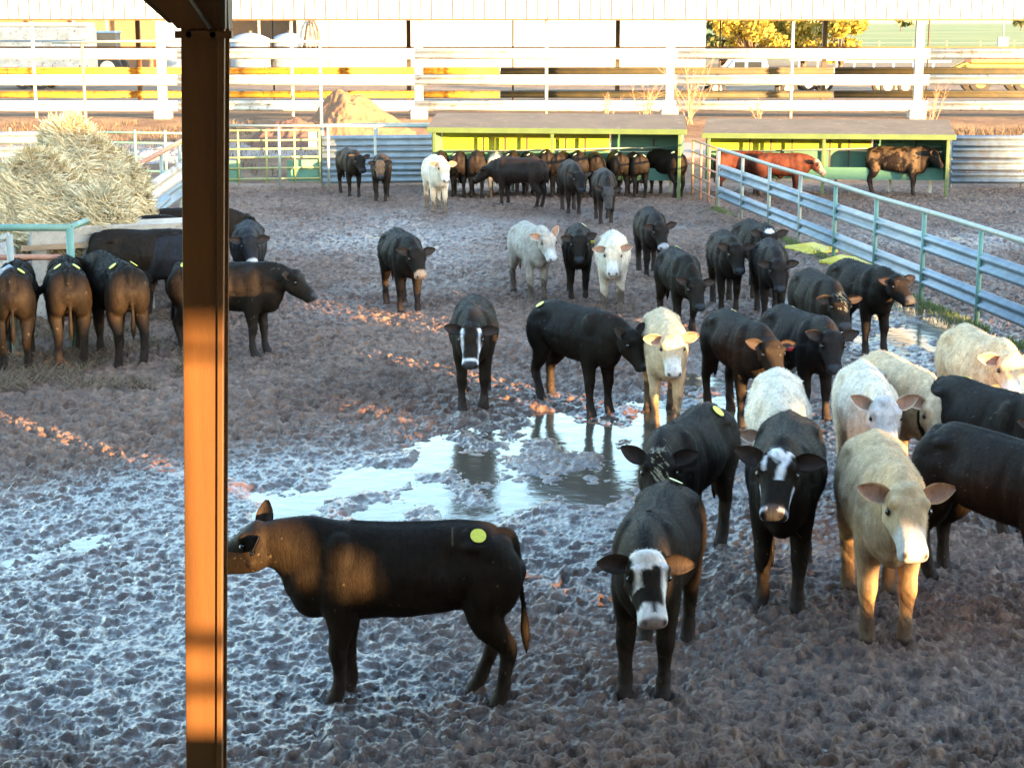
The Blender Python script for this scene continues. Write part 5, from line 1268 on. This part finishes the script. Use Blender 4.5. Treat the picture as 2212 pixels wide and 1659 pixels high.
# ------------------------------------------------------------------ the herd
YS = 'yellow'; PS = 'paletag'
def herd():
    g = 'cattle standing in the mud yard'
    # foreground, right and left
    cow((884, 1512), 180, 'black heifer in side view, its head hidden by the rusty column, yellow rump sticker', BLACK, (-5, .03, 24), S=.96, ears=(20, -58), etw=(0, 75), tags=((-.50, .13, YS, .055),), legs=(.03, -.05, -.02, .16), tail=.2, group=g)
    cow((1415, 1450), -103, 'black calf with white forehead and muzzle, its back lit gold', BLACK, (18, -.03, 49), S=0.97, marks=['bald'], tags=((-.55, .05, PS, .05),), legs=(.06, .10, -.05, .12), group=g, wide=1.06, ears=(10, 8))
    cow((1690, 1275), -101, 'black cow facing us with a broken white forehead mark and white-lined nose', BLACK, (-4, .10, 51), S=1.05, marks=['blaze'], legs=(.10, .02, -.08, .06), group=g, wide=1.04, ears=(4, 4))
    cow((1480, 1215), -114, 'black cow with straw on its forehead and a yellow sticker, behind the white-faced calf', BLACK, (22, -.02, 55), S=0.99, marks=['debris'], tags=((-.42, .12, YS, .055),), legs=(.0, .06, .08, -.05), group=g, ears=(-6, -6))
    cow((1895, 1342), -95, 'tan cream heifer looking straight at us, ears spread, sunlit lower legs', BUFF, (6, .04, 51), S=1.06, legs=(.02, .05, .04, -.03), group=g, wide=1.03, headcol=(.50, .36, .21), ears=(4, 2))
    cow((2150, 1290), -58, 'black cow cut off by the right edge, yellow sticker at its hip', BLACK, (0, .05, 40), S=1.02, tags=((-.55, .12, YS, .055),), legs=(.0, .10, -.08, .06), group=g)
    cow((2120, 1130), -66, 'black cow with a gold-lit spine and lowered head, behind the one cut off at right', BLACK, (-22, -.02, 48), S=0.99, tags=((-.45, .10, YS, .055),), group=g)
    cow((2105, 975), -86, 'cream heifer with an orange-lit forehead at the right edge near the fence', CREAM, (-6, .02, 48), S=1.00, legs=(.0, .05, .05, 0), group=g, wide=1.02)
    cow((1866, 1082), -94, 'white heifer with grey forehead and pink nose, in front of its cream neighbour', WHITE, (4, .0, 51), S=0.98, group=g, headcol=(.50, .47, .46), ears=(-14, -14))
    cow((1932, 1050), -80, 'cream heifer half hidden behind the white one with the grey forehead', CREAM, (-8, -.10, 48), S=0.98, group=g, ears=(-14, -4))
    cow((1676, 1100), -97, 'white cow seen over its back, one orange-lit ear, behind the broken-blazed black cow', WHITE, (-20, -.20, 53), S=0.97, group=g, wide=1.08)
    cow((1592, 905), -76, 'black cow with a red ear tag and a pale sticker, right of the puddle', BLACK, (2, -.06, 48), S=0.94, tags=((-.50, .10, PS, .05),), eartag=(1, 'redtag'), legs=(.04, .0, .0, -.04), group=g)
    cow((1722, 895), -74, 'black cow with a golden-lit face and ears, beside the one with the red ear tag', CHARCOAL, (-14, -.02, 51), S=0.95, tags=((-.50, .14, PS, .05),), group=g)
    cow((1762, 785), -84, 'black cow with straw on its crest, left of the one nearest the fence', BLACK, (4, -.08, 52), S=0.95, marks=['debris'], group=g)
    cow((1855, 755), -74, 'black cow nearest the fence looking right, lit chest and poll', BLACK, (8, .0, 32), S=0.95, legs=(.08, -.02, .0, .0), group=g)
    cow((1566, 668), -90, 'black cow facing us left of the one with the white poll', BLACK, (10, .0, 53), S=0.95, legs=(.02, .06, -.02, .04), group=g)
    cow((1662, 692), -93, 'black cow with lowered long face and one ear out, right of a plain black one', CHARCOAL, (6, -.10, 59), S=0.95, legs=(.04, .0, .0, .0), group=g)
    cow((1628, 640), -82, 'black cow with a white poll patch, mostly hidden behind two others', BLACK, (-10, .02, 45), S=.97, marks=['pollwhite'], group=g)
    cow((1405, 598), -87, 'black cow with a pale nose walking in from the far yard', CHARCOAL, (10, -.08, 55), S=0.95, marks=['snip'], legs=(.05, -.03, 0, 0), group=g)
    cow((1465, 715), -82, 'black cow with lowered head and a white sticker, in front of two others', BLACK, (6, -.22, 55), S=0.93, tags=((-.55, .08, PS, .05),), legs=((.06, .10), .02, .0, .0), group=g)
    cow((1322, 672), -93, 'white heifer facing us right beside the black calf with a yellow ear tag', WHITE, (0, .0, 53), S=0.96, legs=(.03, -.03, 0, 0), group=g, headcol=(.62, .50, .36), wide=1.02)
    cow((1248, 644), -91, 'black calf with a yellow ear tag facing us between two pale heifers', BLACK, (0, .03, 53), S=0.93, tags=((-.45, .1, PS, .05),), eartag=(1, 'yellow'), group=g, ears=(-4, -4))
    cow((1146, 642), -77, 'grey-cream heifer with one ear up, left of the black calf with a yellow ear tag', GREYCREAM, (12, .02, 52), S=0.95, legs=(.0, .08, .0, -.1), group=g, ears=(-60, -4))
    cow((1243, 882), -55, 'large black heifer standing before the puddle, yellow sticker, head turned towards us', BLACK, (14, -.10, 53), S=0.96, tags=((-.58, -.12, YS, .055),), legs=(.05, .0, -.10, .10), group=g, ears=(-30, -30))
    cow((1024, 872), -90, 'black cow walking at us with white lines down both sides of its face', BLACK, (-2, -.06, 59), S=0.97, marks=['brockle'], legs=((.05, .06), .05, -.05, .0), group=g, wide=1.05)
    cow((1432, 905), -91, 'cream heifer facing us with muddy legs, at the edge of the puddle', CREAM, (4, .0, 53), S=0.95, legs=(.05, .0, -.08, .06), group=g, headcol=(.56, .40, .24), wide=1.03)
    cow((870, 670), -75, 'stocky black cow walking alone in the middle distance, left of the pale heifers', BLACK, (6, -.08, 51), S=0.98, marks=['buffnose'], legs=(.10, .0, -.06, .0), group=g, wide=1.1)
    # far part of the yard
    g = 'cattle in the far part of the yard'
    cow((757, 424), -72, 'small black calf farthest left in front of the stacked guardrail fence', BLACK, (10, -.04, 48), S=.98, group=g)
    cow((824, 436), -88, 'black calf with a brown face, beside the farthest left calf', BLACK, (4, -.04, 53), S=.96, headcol=(.20, .11, .06), group=g)
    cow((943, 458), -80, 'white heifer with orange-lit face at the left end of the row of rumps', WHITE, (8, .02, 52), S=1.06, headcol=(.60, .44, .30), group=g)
    cow((1122, 450), 148, 'black cow facing left with lowered head, in front of the row of rumps', CHARCOAL, (10, -.18, 40), S=.98, marks=['sunlitrump'], group=g)
    cow((1234, 463), -84, 'black cow facing us in front of the middle shelter post', CHARCOAL, (10, -.12, 51), S=1.0, group=g)
    cow((1305, 482), -88, 'black cow with lowered head, nearest of those before the left shelter', CHARCOAL, (0, -.26, 70), S=.97, headcol=(.05, .045, .045), group=g)
    # the row at the left shelter
    g = 'cattle lined up at the feed shelter'
    rw = ((952, 90, BLACK, None, 'black rump directly behind the white heifer, leftmost in the row at the shelter'), (992, 90, BLACK, None, 'black rump with pale sticker, second from left in the row at the shelter'),
          (1031, 90, BLACK, None, 'black rump third from left in the row, left of the cream one'), (1071, 90, CREAM, None, 'only cream rump in the row at the shelter'),
          (1107, 88, BLACK, None, 'black rump right of the cream one at the shelter'), (1144, 96, BLACK, None, 'black rump partly hidden by the cow in side view at the shelter'),
          (1182, 90, BLACK, None, 'black rump just left of the middle shelter post'), (1211, 80, BLACK, None, 'all-black cow in shadow just right of the middle shelter post'),
          (1248, 90, BLACK, None, 'black rump second right of the middle shelter post'), (1286, 90, BLACK, None, 'black rump behind the cow with lowered head at the shelter'),
          (1332, 96, BLACK, None, 'black rump third from the right end of the shelter row'), (1372, 97, BLACK, None, 'black rump with two pale stickers, second from the right end of the row'),
          (1436, 118, BLACK, None, 'black cow at the right end of the row, standing at an angle'))
    for i, (px, hd, c, mk, lb) in enumerate(rw):
        a = G(px, 424 + (i % 3) * .8); a.y -= .2
        cow((px, 425), hd, lb, c, (random.Random(i).uniform(-12, 12), -.42, 55), S=random.Random(i + 40).uniform(.90, .97), marks=[mk] if mk else [], at=a, tags=() if i in (0, 2, 3, 7, 9) else (((-.52, .10, PS, .05),) if i != 11 else ((-.52, .12, PS, .05), (-.52, -.12, PS, .05))), group=g, wide=1.03)
    # right shelter
    g = 'cattle at the right shelter'
    a = G(1598, 423); a.y -= .1
    cow((1598, 423), 8, 'red-brown cow at the left end of the right shelter, rump towards the gate', RED, (0, -.25, 50), S=.93, at=a, group=g)
    a = G(1678, 424); a.y -= .5
    cow((1678, 424), -4, 'red cow with a whitish face looking right inside the right shelter', RED, (-18, -.10, 45), S=.92, marks=['whiteface'], at=a, group=g)
    cow((1932, 424), -24, 'black cow patched with dried mud, standing at the right end of the right shelter', CHARCOAL, (-6, .0, 45), S=1.02, marks=['mudpatch'], group=g, legs=(0, .05, 0, .05))
    # feeding at the hay on the left
    g = 'cattle feeding at the hay'
    cow((42, 786), 102, 'black rump with brown-lit hams at the left edge, two yellow stickers', BLACK, (0, -.35, 48), S=1.05, tags=((-.45, .10, YS, .05), (-.5, -.10, YS, .05)), group=g, legs=(0, 0, -.04, .05))
    cow((152, 778), 106, 'black rump second from the left edge under the teal frame, two yellow stickers', BLACK, (0, -.35, 48), S=1.06, tags=((-.45, .10, YS, .05), (-.5, -.10, YS, .05)), group=g, legs=(0, 0, .0, .05), wide=1.05)
    cow((258, 776), 116, 'black cow seen from behind, head raised to the left, third rump from the left edge', BLACK, (28, -.02, 35), S=1.08, marks=['snip'], tags=((-.45, .12, YS, .05), (-.5, -.10, YS, .05)), group=g, legs=(0, 0, .05, -.05))
    cow((490, 766), -14, 'long black-brown cow in side view looking right, crossing behind the rusty column', BLACK, (-2, -.02, 38), S=1.0, tags=((-.55, -.10, YS, .055),), legs=(.08, -.02, .0, .06), group=g)
    cow((540, 650), -82, 'grey-black cow with pale nose facing us just right of the rusty column', GREYBLACK, (8, -.02, 52), S=1.00, marks=['snip'], group=g, wide=1.05)
    cow((415, 606), 14, 'black cow behind the grey-black one, only its crest and one ear showing', BLACK, (24, -.08, 30), S=1.00, group=g)
    cow((385, 692), 168, 'dark back beside the rusty column, between the grey-black cow and the long one', GREYBLACK, (0, -.3, 50), S=1.02, group=g)
    cow((318, 690), 8, 'black cow feeding in side view behind the third rump from the left edge', BLACK, (0, -.25, 50), S=1.08, group=g)
    cow((300, 640), 2, 'black cow against the concrete feed bunk, its back just below the bunk edge', BLACK, (0, -.18, 45), S=1.05, group=g)
    cow((70, 668), 20, 'black cow with white-flecked face feeding under the hay inside the teal frame', BLACK, (10, -.10, 50), S=1.04, marks=['brockle'], group=g)
    cow((190, 672), 160, 'black cow with a white poll feeding under the hay beside the teal post', BLACK, (0, -.15, 50), S=1.0, marks=['pollwhite'], group=g)
    cow((-22, 715), 80, 'grey cow cut off by the left edge of the yard', GREY, (0, -.3, 48), S=1.0, group=g)
herd()
